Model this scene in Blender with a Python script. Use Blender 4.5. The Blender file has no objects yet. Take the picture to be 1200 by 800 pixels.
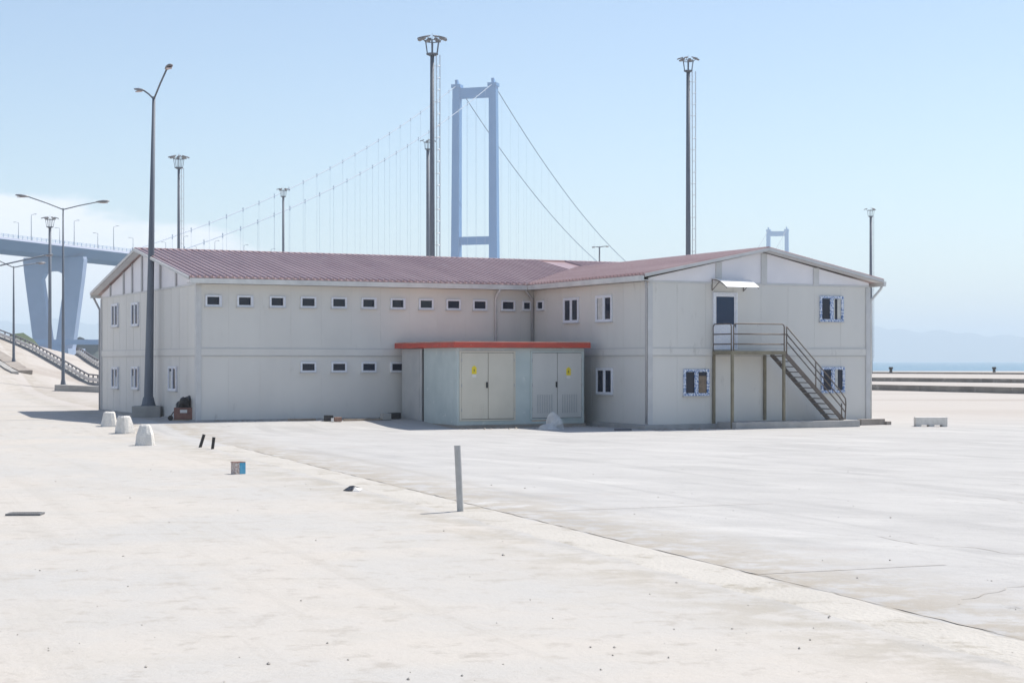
import bpy, bmesh, math, random
from mathutils import Vector, Matrix
random.seed(7)
R = math.radians
sc = bpy.context.scene
C = sc.collection

# ------------------------------------------------------------------ camera
E, F, HZ = 2.5, 1971.0, 423.0            # eye height, focal length and horizon (measured on a 1200 px wide picture)
cam = bpy.data.cameras.new('camera')
co = bpy.data.objects.new('camera', cam); C.objects.link(co)
cam.sensor_width = 36; cam.lens = 36*F/1200
cam.shift_y = 23/1200
cam.clip_start = 0.2; cam.clip_end = 60000
co.location = (0, 0, E); co.rotation_euler = (R(90), 0, 0)
sc.camera = co

# ------------------------------------------------------------------ sky, sun, exposure
SUN_EL, SUN_AZ = 57.0, 50.0              # azimuth from +Y towards +X
w = bpy.data.worlds.new('World'); sc.world = w; w.use_nodes = True
nt = w.node_tree; nt.nodes.clear()
def N(t, typ, **kw):
    n = t.nodes.new(typ)
    for k, v in kw.items(): setattr(n, k, v)
    return n
sky = N(nt, 'ShaderNodeTexSky', sky_type='NISHITA', sun_disc=False)
sky.sun_elevation = R(SUN_EL); sky.sun_rotation = R(SUN_AZ)
sky.air_density = 1.0; sky.dust_density = .7; sky.ozone_density = 1.6; sky.altitude = 0
tc = N(nt, 'ShaderNodeTexCoord')
mp = N(nt, 'ShaderNodeMapping'); mp.inputs['Scale'].default_value = (1, 1, 3.4)
mp.inputs['Location'].default_value = (.35, .1, .2)
ns = N(nt, 'ShaderNodeTexNoise'); ns.inputs['Scale'].default_value = 13; ns.inputs['Detail'].default_value = 8; ns.inputs['Roughness'].default_value = .55
cr = N(nt, 'ShaderNodeMapRange'); cr.inputs['From Min'].default_value = .40; cr.inputs['From Max'].default_value = .66
sp = N(nt, 'ShaderNodeSeparateXYZ')
e1 = N(nt, 'ShaderNodeMapRange', interpolation_type='SMOOTHSTEP'); e1.inputs['From Min'].default_value = .115; e1.inputs['From Max'].default_value = .06
a1 = N(nt, 'ShaderNodeMapRange', interpolation_type='SMOOTHSTEP'); a1.inputs['From Min'].default_value = .03; a1.inputs['From Max'].default_value = -.22
m1 = N(nt, 'ShaderNodeMath', operation='MULTIPLY'); m2 = N(nt, 'ShaderNodeMath', operation='MULTIPLY'); m3 = N(nt, 'ShaderNodeMath', operation='MULTIPLY')
m3.inputs[1].default_value = .6
mx = N(nt, 'ShaderNodeMix', data_type='RGBA'); mx.inputs['B'].default_value = (9.0, 8.5, 8.6, 1)
bg = N(nt, 'ShaderNodeBackground'); bg.inputs['Strength'].default_value = .103
out = N(nt, 'ShaderNodeOutputWorld')
L = nt.links.new
L(tc.outputs['Generated'], mp.inputs['Vector']); L(mp.outputs[0], ns.inputs['Vector'])
L(tc.outputs['Generated'], sp.inputs[0])
ma = N(nt, 'ShaderNodeMath', operation='MULTIPLY_ADD'); ma.inputs[1].default_value = .17   # bank of cumulus low in the west, lower towards the north
L(sp.outputs['X'], ma.inputs[0]); L(sp.outputs['Z'], ma.inputs[2]); L(ma.outputs[0], e1.inputs['Value'])
e1.inputs['From Min'].default_value = .066; e1.inputs['From Max'].default_value = .036
a1.inputs['From Min'].default_value = -.02; a1.inputs['From Max'].default_value = -.22
L(sp.outputs['X'], a1.inputs['Value']); L(e1.outputs[0], m1.inputs[0]); L(a1.outputs[0], m1.inputs[1])
m2.operation = 'MULTIPLY_ADD'; m2.inputs[1].default_value = .7; L(m1.outputs[0], m2.inputs[0]); L(ns.outputs['Fac'], m2.inputs[2])
cr.interpolation_type = 'SMOOTHSTEP'; cr.inputs['From Min'].default_value = .88; cr.inputs['From Max'].default_value = 1.12
L(m2.outputs[0], cr.inputs['Value']); L(cr.outputs[0], m3.inputs[0])
L(m3.outputs[0], mx.inputs['Factor']); L(sky.outputs[0], mx.inputs['A']); L(mx.outputs['Result'], bg.inputs['Color']); L(bg.outputs[0], out.inputs['Surface'])

sl = bpy.data.lights.new('sun', 'SUN'); sl.energy = 4.0; sl.angle = R(.53); sl.color = (1, .94, .85)
so = bpy.data.objects.new('sun', sl); C.objects.link(so)
sd = Vector((math.sin(R(SUN_AZ))*math.cos(R(SUN_EL)), math.cos(R(SUN_AZ))*math.cos(R(SUN_EL)), math.sin(R(SUN_EL))))
so.rotation_euler = (-sd).to_track_quat('-Z', 'Y').to_euler(); so.location = sd*50
vs = sc.view_settings
sc.display_settings.display_device = 'sRGB'
vs.view_transform = 'Standard'; vs.look = 'None'; vs.gamma = 1; vs.use_curve_mapping = False
vs.exposure = 0.51
try: sc.cycles.volume_bounces = 1
except Exception: pass

# ------------------------------------------------------------------ materials
MAT = {}
def mat(name, col, rough=.6, metal=0, col2=None, scale=2.0, detail=5, bump=0, bscale=None, stretch=(1, 1, 1), lo=.35, hi=.65, spec=.5, spots=None, coord='Object'):
    m = bpy.data.materials.new(name); m.use_nodes = True; t = m.node_tree; l = t.links.new
    b = t.nodes['Principled BSDF']
    b.inputs['Roughness'].default_value = rough; b.inputs['Metallic'].default_value = metal
    b.inputs['Specular IOR Level'].default_value = spec
    b.inputs['Base Color'].default_value = (*col, 1)
    tcn = N(t, 'ShaderNodeTexCoord'); mpn = N(t, 'ShaderNodeMapping'); mpn.inputs['Scale'].default_value = stretch
    l(tcn.outputs[coord], mpn.inputs[0])
    c = None
    if col2:
        n = N(t, 'ShaderNodeTexNoise'); n.inputs['Scale'].default_value = scale; n.inputs['Detail'].default_value = detail; n.inputs['Roughness'].default_value = .6
        l(mpn.outputs[0], n.inputs['Vector'])
        r = N(t, 'ShaderNodeMapRange'); r.inputs['From Min'].default_value = lo; r.inputs['From Max'].default_value = hi
        l(n.outputs['Fac'], r.inputs['Value'])
        x = N(t, 'ShaderNodeMix', data_type='RGBA'); x.inputs['A'].default_value = (*col, 1); x.inputs['B'].default_value = (*col2, 1)
        l(r.outputs[0], x.inputs['Factor']); c = x.outputs['Result']
        if spots:
            n2 = N(t, 'ShaderNodeTexNoise'); n2.inputs['Scale'].default_value = spots[1]; n2.inputs['Detail'].default_value = 6; n2.inputs['Roughness'].default_value = .7
            l(mpn.outputs[0], n2.inputs['Vector'])
            r2 = N(t, 'ShaderNodeMapRange'); r2.inputs['From Min'].default_value = spots[2]; r2.inputs['From Max'].default_value = spots[2]+.12
            l(n2.outputs['Fac'], r2.inputs['Value'])
            x2 = N(t, 'ShaderNodeMix', data_type='RGBA'); x2.inputs['B'].default_value = (*spots[0], 1)
            l(c, x2.inputs['A']); l(r2.outputs[0], x2.inputs['Factor']); c = x2.outputs['Result']
        l(c, b.inputs['Base Color'])
    if bump:
        n3 = N(t, 'ShaderNodeTexNoise'); n3.inputs['Scale'].default_value = bscale or scale*4; n3.inputs['Detail'].default_value = 6
        l(mpn.outputs[0], n3.inputs['Vector'])
        bp = N(t, 'ShaderNodeBump'); bp.inputs['Strength'].default_value = bump; bp.inputs['Distance'].default_value = .05
        l(n3.outputs['Fac'], bp.inputs['Height']); l(bp.outputs[0], b.inputs['Normal'])
    MAT[name] = m
    return m

mat('wall_panel', (.685, .67, .635), .5, 0, (.635, .62, .59), .6, 6, .12, 1.2, (1, 1, .35), spots=((.52, .505, .475), 2.2, .62))
mat('gable_sheet', (.80, .785, .82), .5, 0, (.74, .73, .77), .8)
mat('trim', (.60, .60, .60), .45, 0, (.52, .52, .52), 1.4)
mat('shadow_line_grey', (.52, .52, .52), .5)  # grey for the painted shadow lines of the floor band
mat('trim_dark', (.36, .36, .38), .5, 0, (.42, .42, .43), 2)
mat('roof_sheet', (.34, .215, .21), .32, .0, (.43, .30, .29), .9, 6, spots=((.46, .39, .38), 3.5, .63), stretch=(1, .10, 1))
mat('gutter', (.68, .69, .68), .4, 0, (.55, .56, .56), 1.5)
mat('upvc', (.80, .81, .84), .35, 0, (.66, .69, .78), 14)
mat('film', (.78, .82, .90), .4, 0, (.14, .24, .47), 15, 2, lo=.47, hi=.53)
mat('glass', (.014, .022, .045), .08, 0, spec=.36)
mat('glass_door', (.014, .040, .10), .08, 0, spec=.36)
mat('pane_patch', (.62, .62, .60), .8, 0, (.5, .5, .48), 8)  # pale patches on panes, also standing in for bright reflections
mat('curtain_brown', (.26, .20, .15), .8, 0, (.18, .14, .10), 8)
mat('awning', (.86, .87, .88), .35, 0, (.8, .8, .8), 4)
mat('stair_metal', (.12, .10, .09), .55, .2, (.17, .14, .12), 5, spots=((.20, .10, .06), 9, .62))
mat('post_metal', (.25, .225, .16), .55, .1, (.19, .165, .12), 3)
mat('tread_metal', (.22, .21, .21), .5, .3, (.3, .29, .28), 6)
mat('slab', (.43, .42, .41), .85, 0, (.34, .335, .33), 1.6, 8, .5, 14)
mat('kerb_stone', (.42, .41, .39), .85, 0, (.32, .31, .295), 1.2, 8, .5, 10)
mat('kerb_brown', (.37, .33, .29), .85, 0, (.28, .245, .215), 1.2, 8, .5, 10)
mat('galv', (.155, .18, .22), .65, .1, (.12, .14, .175), .8, 6, stretch=(4, 4, .5))
mat('galv_light', (.50, .52, .56), .42, .4, (.40, .42, .46), 2)
mat('lamp_head', (.25, .25, .265), .45, .2, (.19, .19, .2), 4)
mat('lens', (.42, .32, .32), .2, 0, (.3, .24, .24), 10)
mat('kiosk_blue', (.51, .575, .565), .6, 0, (.44, .51, .505), 1.1, 7, .15, 6, spots=((.68, .70, .68), 3, .6))
mat('kiosk_grey', (.50, .50, .49), .65, 0, (.42, .43, .43), 1.1, 7, .15, 6)
mat('kiosk_door', (.62, .585, .50), .5, 0, (.56, .53, .45), .9, 7, spots=((.58, .50, .38), 6, .68))
mat('kiosk_door_grey', (.58, .575, .55), .5, 0, (.53, .53, .51), .9, 7)
mat('red_roof', (.56, .075, .045), .5, 0, (.40, .065, .05), 1.5, 6, spots=((.62, .48, .42), 5, .62), stretch=(1, 1, 3))
mat('red_roof_lit', (.62, .42, .34), .7, 0, (.45, .25, .2), 1)  # paler roof red, the lit upper edge put into the colour
mat('yellow', (.78, .62, .03), .5)
mat('black', (.015, .015, .017), .5)
mat('black_plastic', (.012, .013, .016), .3, 0, (.03, .03, .035), 12, bump=.5, bscale=20)
mat('brown_card', (.19, .10, .085), .8, 0, (.27, .14, .11), 6)
mat('white_card', (.7, .68, .66), .7)
mat('blue_card', (.05, .33, .55), .5, 0, (.12, .42, .62), 12)
mat('tan_card', (.42, .30, .25), .7, 0, (.62, .58, .56), 26, 2, lo=.48, hi=.52)
mat('cast_concrete', (.82, .79, .74), .85, 0, (.68, .65, .60), 4, 8, .6, 25)
mat('sack', (.62, .62, .61), .8, 0, (.46, .46, .46), 5, 6, .6, 12)
mat('grate', (.14, .14, .145), .7, 0, (.2, .2, .2), 8)
mat('brick_bit', (.33, .20, .15), .85, 0, (.25, .15, .12), 10)
mat('wood', (.38, .31, .24), .8, 0, (.28, .22, .17), 8)
mat('bollard_paint', (.47, .47, .46), .5, 0, (.40, .40, .39), 6)
mat('hazed_steel', (.13, .30, .54), .6, 0, (.11, .27, .50), .03, coord='Object')  # whitish grey steel with the blue of the haze put into its colour
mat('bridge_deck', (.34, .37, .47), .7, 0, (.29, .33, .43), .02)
mat('hazed_concrete', (.50, .55, .68), .8, 0, (.44, .49, .61), .05)  # concrete with distance haze put into its bluish tint
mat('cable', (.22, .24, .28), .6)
mat('cable_hazed', (.50, .54, .60), .5)  # same cable, paled so its fading into haze is in the colour
mat('guard_rail', (.62, .63, .65), .4, .4, (.5, .51, .53), 1)
mat('rail_dark', (.12, .12, .14), .6)
mat('quay_stone', (.31, .285, .25), .9, 0, (.19, .175, .155), .5, 9, .6, 6, spots=((.42, .39, .35), 1.3, .58))
mat('pebble', (.46, .43, .39), .9, 0, (.33, .305, .28), 6)
mat('joint_dirt', (.35, .32, .285), .95, 0, (.49, .465, .43), 1.1, 8)
mat('channel', (.50, .475, .435), .9, 0, (.455, .432, .395), .8, 9, .5, 16, spots=((.33, .30, .25), 1.1, .54))
mat('hill_green', (.055, .085, .045), .95, 0, (.09, .10, .06), .05)
mat('far_hill', (.07, .09, .09), 1, 0, (.10, .11, .09), .002)

# sea
m = mat('sea', (.035, .13, .21), .28, 0, (.05, .17, .26), .01, 4, .8, .15)

# ------------------------------------------------------------------ building frame of reference
TH = R(26.3)
A = Vector((math.cos(TH), math.sin(TH), 0)); B = Vector((-math.sin(TH), math.cos(TH), 0))
C1 = Vector((-11.97, 63.89, 0))
def loc_sb(X, Y):
    d = Vector((X, Y, 0))-C1
    return d.dot(A), d.dot(B)
def sm(v, a, b):
    t = max(0, min(1, (v-a)/(b-a))); return t*t*(3-2*t)
def hg(X, Y):
    s, b = loc_sb(X, Y)
    h = .22*sm(b, -6, -1)
    if X < -20:
        h += sm(Y, 90, 135)*(1-sm(Y, 160, 190))*(.5*sm(-X, 24, 34)+min(6, .26*max(0, -X-33)))
    return h
def gp(x, y):                            # a point of the real ground that lies under this spot of the photograph
    Y = 5.0
    while Y < 900:
        X = (x-600)/F*Y
        if E-(y-HZ)*Y/F <= hg(X, Y): break
        Y += .02
    return Vector(((x-600)/F*Y, Y, hg((x-600)/F*Y, Y)))
def s_at(px, b):                         # length along the long walls
    M = C1+b*B; k = (px-600)/F
    return (k*M.y-M.x)/(A.x-k*A.y)
def b_at(px, s):
    M = C1+s*A; k = (px-600)/F
    return (k*M.y-M.x)/(B.x-k*B.y)
def z_at(py, s, b):
    P = C1+s*A+b*B
    return E-(py-HZ)*P.y/F

# ------------------------------------------------------------------ mesh helpers
class MB:
    def __init__(s): s.v = []; s.f = []
    def quad(s, a, b, c, d):
        n = len(s.v); s.v += [Vector(p) for p in (a, b, c, d)]; s.f.append((n, n+1, n+2, n+3)); return s
    def poly(s, pts):
        n = len(s.v); s.v += [Vector(p) for p in pts]; s.f.append(tuple(range(n, n+len(pts)))); return s
    def box(s, lo, hi, M=None):
        x0, y0, z0 = lo; x1, y1, z1 = hi; n = len(s.v)
        ps = [(x0,y0,z0),(x1,y0,z0),(x1,y1,z0),(x0,y1,z0),(x0,y0,z1),(x1,y0,z1),(x1,y1,z1),(x0,y1,z1)]
        s.v += [(M @ Vector(p)) if M else Vector(p) for p in ps]
        s.f += [tuple(n+i for i in q) for q in ((0,3,2,1),(4,5,6,7),(0,1,5,4),(1,2,6,5),(2,3,7,6),(3,0,4,7))]
        return s
    def prism(s, pts, d):                # closed polygon pts swept by vector d
        d = Vector(d); n = len(s.v); k = len(pts)
        s.v += [Vector(p) for p in pts]+[Vector(p)+d for p in pts]
        s.f.append(tuple(range(n, n+k))); s.f.append(tuple(range(n+2*k-1, n+k-1, -1)))
        for i in range(k):
            j = (i+1) % k; s.f.append((n+i, n+k+i, n+k+j, n+j))
        return s
    def tube(s, pts, r, seg=8, cap=True):
        pts = [Vector(p) for p in pts]; rs = r if isinstance(r, (list, tuple)) else [r]*len(pts)
        rings = []
        up = None
        for i, p in enumerate(pts):
            if i == 0: t = pts[1]-p
            elif i == len(pts)-1: t = p-pts[i-1]
            else: t = (pts[i+1]-p).normalized()+(p-pts[i-1]).normalized()
            t.normalize()
            if up is None: up = Vector((0, 0, 1)) if abs(t.z) < .9 else Vector((1, 0, 0))
            u = t.cross(up).normalized(); v = u.cross(t).normalized(); up = v
            n = len(s.v)
            for k in range(seg):
                a = 2*math.pi*k/seg; s.v.append(p+(u*math.cos(a)+v*math.sin(a))*rs[i])
            rings.append(n)
        for a, b in zip(rings, rings[1:]):
            for k in range(seg):
                s.f.append((a+k, a+(k+1) % seg, b+(k+1) % seg, b+k))
        if cap:
            s.f.append(tuple(rings[0]+k for k in reversed(range(seg)))); s.f.append(tuple(rings[-1]+k for k in range(seg)))
        return s
    def bar(s, p, q, w, h, up=(0, 0, 1)):  # rectangular bar from p to q
        p, q = Vector(p), Vector(q); t = (q-p).normalized(); up = Vector(up)
        u = t.cross(up).normalized()*w/2; v = u.normalized().cross(t)*h/2
        s.prism([p-u-v, p+u-v, p+u+v, p-u+v], q-p); return s
    def build(s, name, m, parent=None, bevel=0, smooth=False, **kw):
        me = bpy.data.meshes.new(name); me.from_pydata([tuple(v) for v in s.v], [], s.f); me.update()
        bm = bmesh.new(); bm.from_mesh(me); bmesh.ops.recalc_face_normals(bm, faces=bm.faces)
        if bevel: bmesh.ops.bevel(bm, geom=list(bm.edges), offset=bevel, segments=2, affect='EDGES', profile=.5)
        bm.to_mesh(me); bm.free()
        me.materials.append(MAT[m])
        if smooth:
            for p in me.polygons: p.use_smooth = True
        o = bpy.data.objects.new(name, me); C.objects.link(o)
        if parent: o.parent = parent
        for k, v in kw.items(): o[k] = v
        return o
def tag(o, label=None, category=None, group=None, kind=None):
    if label: o['label'] = label
    if category: o['category'] = category
    if group: o['group'] = group
    if kind: o['kind'] = kind
    return o
def thing(name, label, category, loc=(0, 0, 0), rz=0, group=None, rot=None):
    o = bpy.data.objects.new(name, None); C.objects.link(o); o.empty_display_size = .3
    o.location = loc; o.rotation_euler = rot or (0, 0, rz)
    return tag(o, label, category, group)
def kids(o): return [c for c in bpy.data.objects if c.parent == o]
def copy_tree(o, parent=None):
    c = o.copy(); C.objects.link(c); c.parent = parent
    for ch in kids(o): copy_tree(ch, c)
    return c

# ------------------------------------------------------------------ ground (one sheet), sea, hills
def ground_material():
    m = bpy.data.materials.new('ground_dust_and_concrete'); m.use_nodes = True; t = m.node_tree; l = t.links.new
    b = t.nodes['Principled BSDF']; b.inputs['Roughness'].default_value = .93; b.inputs['Specular IOR Level'].default_value = .25
    g = N(t, 'ShaderNodeTexCoord')
    sx = N(t, 'ShaderNodeSeparateXYZ'); l(g.outputs['Object'], sx.inputs[0])
    # signed distance to the kerb line  X + .371*Y - 9.19 = 0
    a = N(t, 'ShaderNodeMath', operation='MULTIPLY_ADD'); a.inputs[1].default_value = .371; l(sx.outputs['Y'], a.inputs[0]); l(sx.outputs['X'], a.inputs[2])
    d = N(t, 'ShaderNodeMath', operation='SUBTRACT'); d.inputs[1].default_value = 9.19; l(a.outputs[0], d.inputs[0])
    def noise(scale, detail=6, rough=.6, vec=None, dist=0):
        n = N(t, 'ShaderNodeTexNoise'); n.inputs['Scale'].default_value = scale; n.inputs['Detail'].default_value = detail; n.inputs['Roughness'].default_value = rough
        n.inputs['Distortion'].default_value = dist
        l(vec or g.outputs['Object'], n.inputs['Vector']); return n.outputs['Fac']
    def rng(v, a, b, c=0, d=1):
        n = N(t, 'ShaderNodeMapRange'); n.inputs['From Min'].default_value = a; n.inputs['From Max'].default_value = b
        n.inputs['To Min'].default_value = c; n.inputs['To Max'].default_value = d; l(v, n.inputs['Value']); return n.outputs[0]
    def mix(f, a, b, mode='MIX'):
        n = N(t, 'ShaderNodeMix', data_type='RGBA', blend_type=mode)
        for s, v in (('Factor', f), ('A', a), ('B', b)):
            if isinstance(v, (tuple, float, int)): n.inputs[s].default_value = v if not isinstance(v, tuple) else (*v, 1)
            else: l(v, n.inputs[s])
        return n.outputs['Result']
    def mul(a, b):
        n = N(t, 'ShaderNodeMath', operation='MULTIPLY'); l(a, n.inputs[0])
        if isinstance(b, float): n.inputs[1].default_value = b
        else: l(b, n.inputs[1])
        return n.outputs[0]
    def add(a, b):
        n = N(t, 'ShaderNodeMath', operation='ADD'); l(a, n.inputs[0]); l(b, n.inputs[1]); return n.outputs[0]
    # streaks that run across the yard (tyre marks, sweeping, trowel lanes)
    def streak(rot, sc_):
        m0 = N(t, 'ShaderNodeMapping'); m0.inputs['Rotation'].default_value = (0, 0, R(rot)); l(g.outputs['Object'], m0.inputs[0])
        m1 = N(t, 'ShaderNodeMapping'); m1.inputs['Scale'].default_value = sc_; l(m0.outputs[0], m1.inputs[0]); return m1
    st = streak(62, (.13, 1.5, 1)); st2 = streak(48, (.10, 1.0, 1)); st3 = streak(12, (.22, 1.1, 1)); st4 = streak(69, (.02, 1.0, 1))
    # sand side
    sand = mix(rng(noise(.35, 8), .35, .65), (0.506, 0.472, 0.430), (0.480, 0.459, 0.430))
    sand = mix(mul(rng(noise(.16, 7, .6, None, .5), .46, .60), .75), sand, (.445, .44, .428))
    sand = mix(mul(rng(noise(1.3, 7, .7, st4.outputs[0], .8), .55, .62), .30), sand, (.41, .385, .35))
    sand = mix(mul(rng(noise(.8, 8, .72), .52, .62), .38), sand, (.45, .425, .385))
    sand = mix(mul(rng(noise(.5, 7, .65, st2.outputs[0]), .54, .62), .32), sand, (.43, .41, .38))
    sand = mix(mul(rng(noise(2.2, 8, .7), .54, .66), .75), sand, (0.381, 0.353, 0.317))
    sand = mix(mul(rng(noise(14, 4, .7), .58, .70), .35), sand, (0.346, 0.319, 0.284))
    # far sand is pinker
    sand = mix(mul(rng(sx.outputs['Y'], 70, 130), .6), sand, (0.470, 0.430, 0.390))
    # concrete side
    con = mix(rng(noise(.5, 8), .35, .65), (0.471, 0.463, 0.451), (0.432, 0.425, 0.417))
    con = mix(mul(mul(rng(noise(.9, 6, .6, st.outputs[0]), .48, .62), rng(noise(.3, 6, .6), .42, .60)), .8), con, (0.363, 0.357, 0.351))
    con = mix(mul(mul(rng(noise(.7, 5, .6, st2.outputs[0]), .53, .64), rng(noise(.22, 6, .6), .40, .60)), .6), con, (0.554, 0.544, 0.526))
    con = mix(mul(rng(noise(.8, 7, .65, st3.outputs[0], .6), .50, .64), .45), con, (.375, .37, .362))
    con = mix(mul(rng(noise(1.6, 4, .5, st4.outputs[0], .3), .60, .66), .40), con, (.35, .345, .34))
    con = mix(mul(rng(noise(.25, 7, .7), .60, .68), .35), con, (0.432, 0.383, 0.351))
    con = mix(mul(rng(noise(3.5, 8, .75), .56, .70), .6), con, (0.329, 0.315, 0.301))
    con = mix(mul(rng(noise(1.1, 9, .75), .63, .67), .7), con, (0.242, 0.225, 0.209))
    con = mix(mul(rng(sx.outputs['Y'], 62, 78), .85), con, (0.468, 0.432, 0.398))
    near = mul(rng(d.outputs[0], .8, 1.0), rng(d.outputs[0], 3.4, 1.0))
    con = mix(mul(mul(rng(noise(1.5, 8, .7), .42, .54), near), .9), con, (.36, .325, .275))
    near2 = mul(rng(d.outputs[0], -1.6, -.1), rng(d.outputs[0], .4, .0))
    sand = mix(mul(mul(rng(noise(1.2, 8, .7), .44, .56), near2), .8), sand, (.36, .33, .28))
    e = add(d.outputs[0], rng(noise(.6, 5), 0, 1, -.5, .5))
    f = rng(e, -.35, .35)
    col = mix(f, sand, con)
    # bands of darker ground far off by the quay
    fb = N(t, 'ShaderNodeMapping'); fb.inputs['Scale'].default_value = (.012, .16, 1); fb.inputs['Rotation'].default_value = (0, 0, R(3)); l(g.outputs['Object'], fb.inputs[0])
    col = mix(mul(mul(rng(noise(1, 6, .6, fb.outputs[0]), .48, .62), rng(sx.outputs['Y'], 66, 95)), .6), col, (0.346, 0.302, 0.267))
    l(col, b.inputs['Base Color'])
    bp = N(t, 'ShaderNodeBump'); bp.inputs['Strength'].default_value = .55; bp.inputs['Distance'].default_value = .035
    hsum = add(mul(noise(3, 8, .7), 1.0), mul(noise(22, 5, .7), .25))
    l(hsum, bp.inputs['Height']); l(bp.outputs[0], b.inputs['Normal'])
    MAT['ground'] = m
ground_material()
def axis(segs):
    v = []
    for a, b, st in segs:
        x = a
        while x < b-1e-6: v.append(x); x += st
    v.append(segs[-1][1]); return v
ys = axis([(-40, 0, 10), (0, 60, 1.5), (60, 200, 2.5), (200, 380, 15)])
xs = axis([(-900, -120, 60), (-120, -70, 5), (-70, -20, 1.5), (-20, 30, 1.5), (30, 80, 5), (80, 1000, 60)])
g = MB()
for Y in ys:
    for X in xs:
        g.v.append(Vector((X, Y, hg(X, Y)+(.012*math.sin(X*.9+Y*.35)*math.sin(Y*.5-X*.2) if Y > 62 or X < -25 else 0))))
nx = len(xs)
for j in range(len(ys)-1):
    for i in range(nx-1):
        n = j*nx+i; g.f.append((n, n+1, n+nx+1, n+nx))
n0 = (len(ys)-1)*nx                       # the quay edge drops to below the water
for X in xs: g.v.append(Vector((X, 380.2, -4)))
for i in range(nx-1): g.f.append((n0+i, n0+i+1, len(g.v)-nx+i+1, len(g.v)-nx+i))
go = g.build('ground', 'ground', smooth=True, kind='structure')
sea = MB().quad((-14000, 378, -1.6), (14000, 378, -1.6), (14000, 15500, -1.6), (-14000, 15500, -1.6)).build('sea', 'sea', kind='structure')
sb = MB().quad((-14000, -600, -4.2), (14000, -600, -4.2), (14000, 15500, -4.2), (-14000, 15500, -4.2)).build('sea_bed', 'hill_green', kind='structure')

def ridge(name, x0, x1, Y, depth, hf, m, n=160):
    mb = MB(); rows = 9
    for j in range(rows):
        v = j/(rows-1)
        for i in range(n+1):
            u = i/n; x = x0+(x1-x0)*u
            mb.v.append(Vector((x, Y+depth*v, -2+hf(u, x)*math.sin(math.pi*min(1, v*1.0))**.8*(1+.12*math.sin(i*.9+j*2.1)))))
    for j in range(rows-1):
        for i in range(n):
            q = j*(n+1)+i; mb.f.append((q, q+1, q+n+2, q+n+1))
    return mb.build(name, m, smooth=True, kind='structure')
random.seed(3)
ph = [random.uniform(0, 6.28) for _ in range(8)]
def mount(u, x):
    v = 0
    for k in range(8): v += math.sin(x*.00022*(1.75**k)+ph[k])/(1.5**k)
    return min(275, max(30, (330+42*v)*.72)*(1.1-.1*sm(x, -1500, -500)-.45*sm(x, 2200, 4600)))
ridge('far_mountains', -9000, 9000, 11200, 1500, mount, 'far_hill', 260)
ridge('grassy_hill', -230, -94, 340, 45, lambda u, x: (1.6+8.0*(1-sm(x, -105, -97)))*(1+.03*math.sin(x*1.1)), 'hill_green', 60)
ridge('wooded_shore', -460, -205, 900, 60, lambda u, x: 15.5*(1+.05*math.sin(x*.13)+.03*math.sin(x*.41)), 'far_hill', 120)

# dusty kerb line, channel and slab joints, all lying on the flat yard
LD = Vector((-.371, 1, 0)).normalized(); LN = Vector((1, .371, 0)).normalized()
P0 = Vector((4.14, 13.6, 0))
def line_strip(o0, o1, t0, t1, z0, z1, jitter=0, step=.5):
    mb = MB(); t = t0; pr = None
    while t <= t1:
        j0 = random.uniform(-jitter, jitter); j1 = random.uniform(-jitter, jitter)
        p = P0+LD*t+LN*(o0+j0); q = P0+LD*t+LN*(o1+j1)
        if pr and o1-o0 > .5:            # the channel surface runs out to nothing at both edges
            zz = Vector((0, 0, z0)); lo = Vector((0, 0, -.004)); k = .12
            for (a0, b0_), (a1_, b1_) in ((((pr[0], lo), (pr[0].lerp(pr[1], k), zz)), ((p, lo), (p.lerp(q, k), zz))), (((pr[0].lerp(pr[1], k), zz), (pr[0].lerp(pr[1], 1-k), zz)), ((p.lerp(q, k), zz), (p.lerp(q, 1-k), zz))), (((pr[0].lerp(pr[1], 1-k), zz), (pr[1], lo)), ((p.lerp(q, 1-k), zz), (q, lo)))):
                mb.quad(a0[0]+a0[1], b0_[0]+b0_[1], b1_[0]+b1_[1], a1_[0]+a1_[1])
        elif pr:
            mb.quad(pr[0]+Vector((0, 0, z0)), pr[1]+Vector((0, 0, z0)), q+Vector((0, 0, z0)), p+Vector((0, 0, z0)))
        pr = (p, q); t += step
    return mb
line_strip(.0, .95, -14, 38, .005, .005, .07).build('drain_channel_surface', 'channel', kind='structure')
line_strip(.935, .955, -14, 38, .008, .008, .028, .3).build('slab_joint', 'joint_dirt', kind='structure')
for tt, ln in ((6.2, 2.6), (14.8, 5.0), (-2, 3)):
    mb = MB(); p = P0+LD*tt+LN*.97; q = p+LN*ln
    u = LD*.013
    mb.quad(p-u+Vector((0, 0, .008)), q-u+Vector((0, 0, .008)), q+u+Vector((0, 0, .008)), p+u+Vector((0, 0, .008)))
    mb.build('slab_joint', 'joint_dirt', kind='structure')

# hairline cracks in the concrete
random.seed(31)
for (cx, cy, ang, ln) in ((5.2, 24, -.9, 5), (1.5, 36, .5, 6), (4.6, 17.3, .9, 2.4), (7.5, 33, -1.2, 7), (-2.5, 45, -.4, 7)):
    mb = MB(); p = Vector((cx, cy, .005)); a_ = ang; t_ = 0; pr = None
    while t_ < ln:
        u = Vector((-math.sin(a_), math.cos(a_), 0))*random.uniform(.004, .011)
        if pr: mb.quad(pr[0], pr[1], p+u, p-u)
        pr = (p-u, p+u); st_ = random.uniform(.08, .3); a_ = ang+random.uniform(-.6, .6); p = p+Vector((math.cos(a_), math.sin(a_), 0))*st_; t_ += st_
    mb.build('ground_crack', 'joint_dirt', kind='structure')

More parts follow.
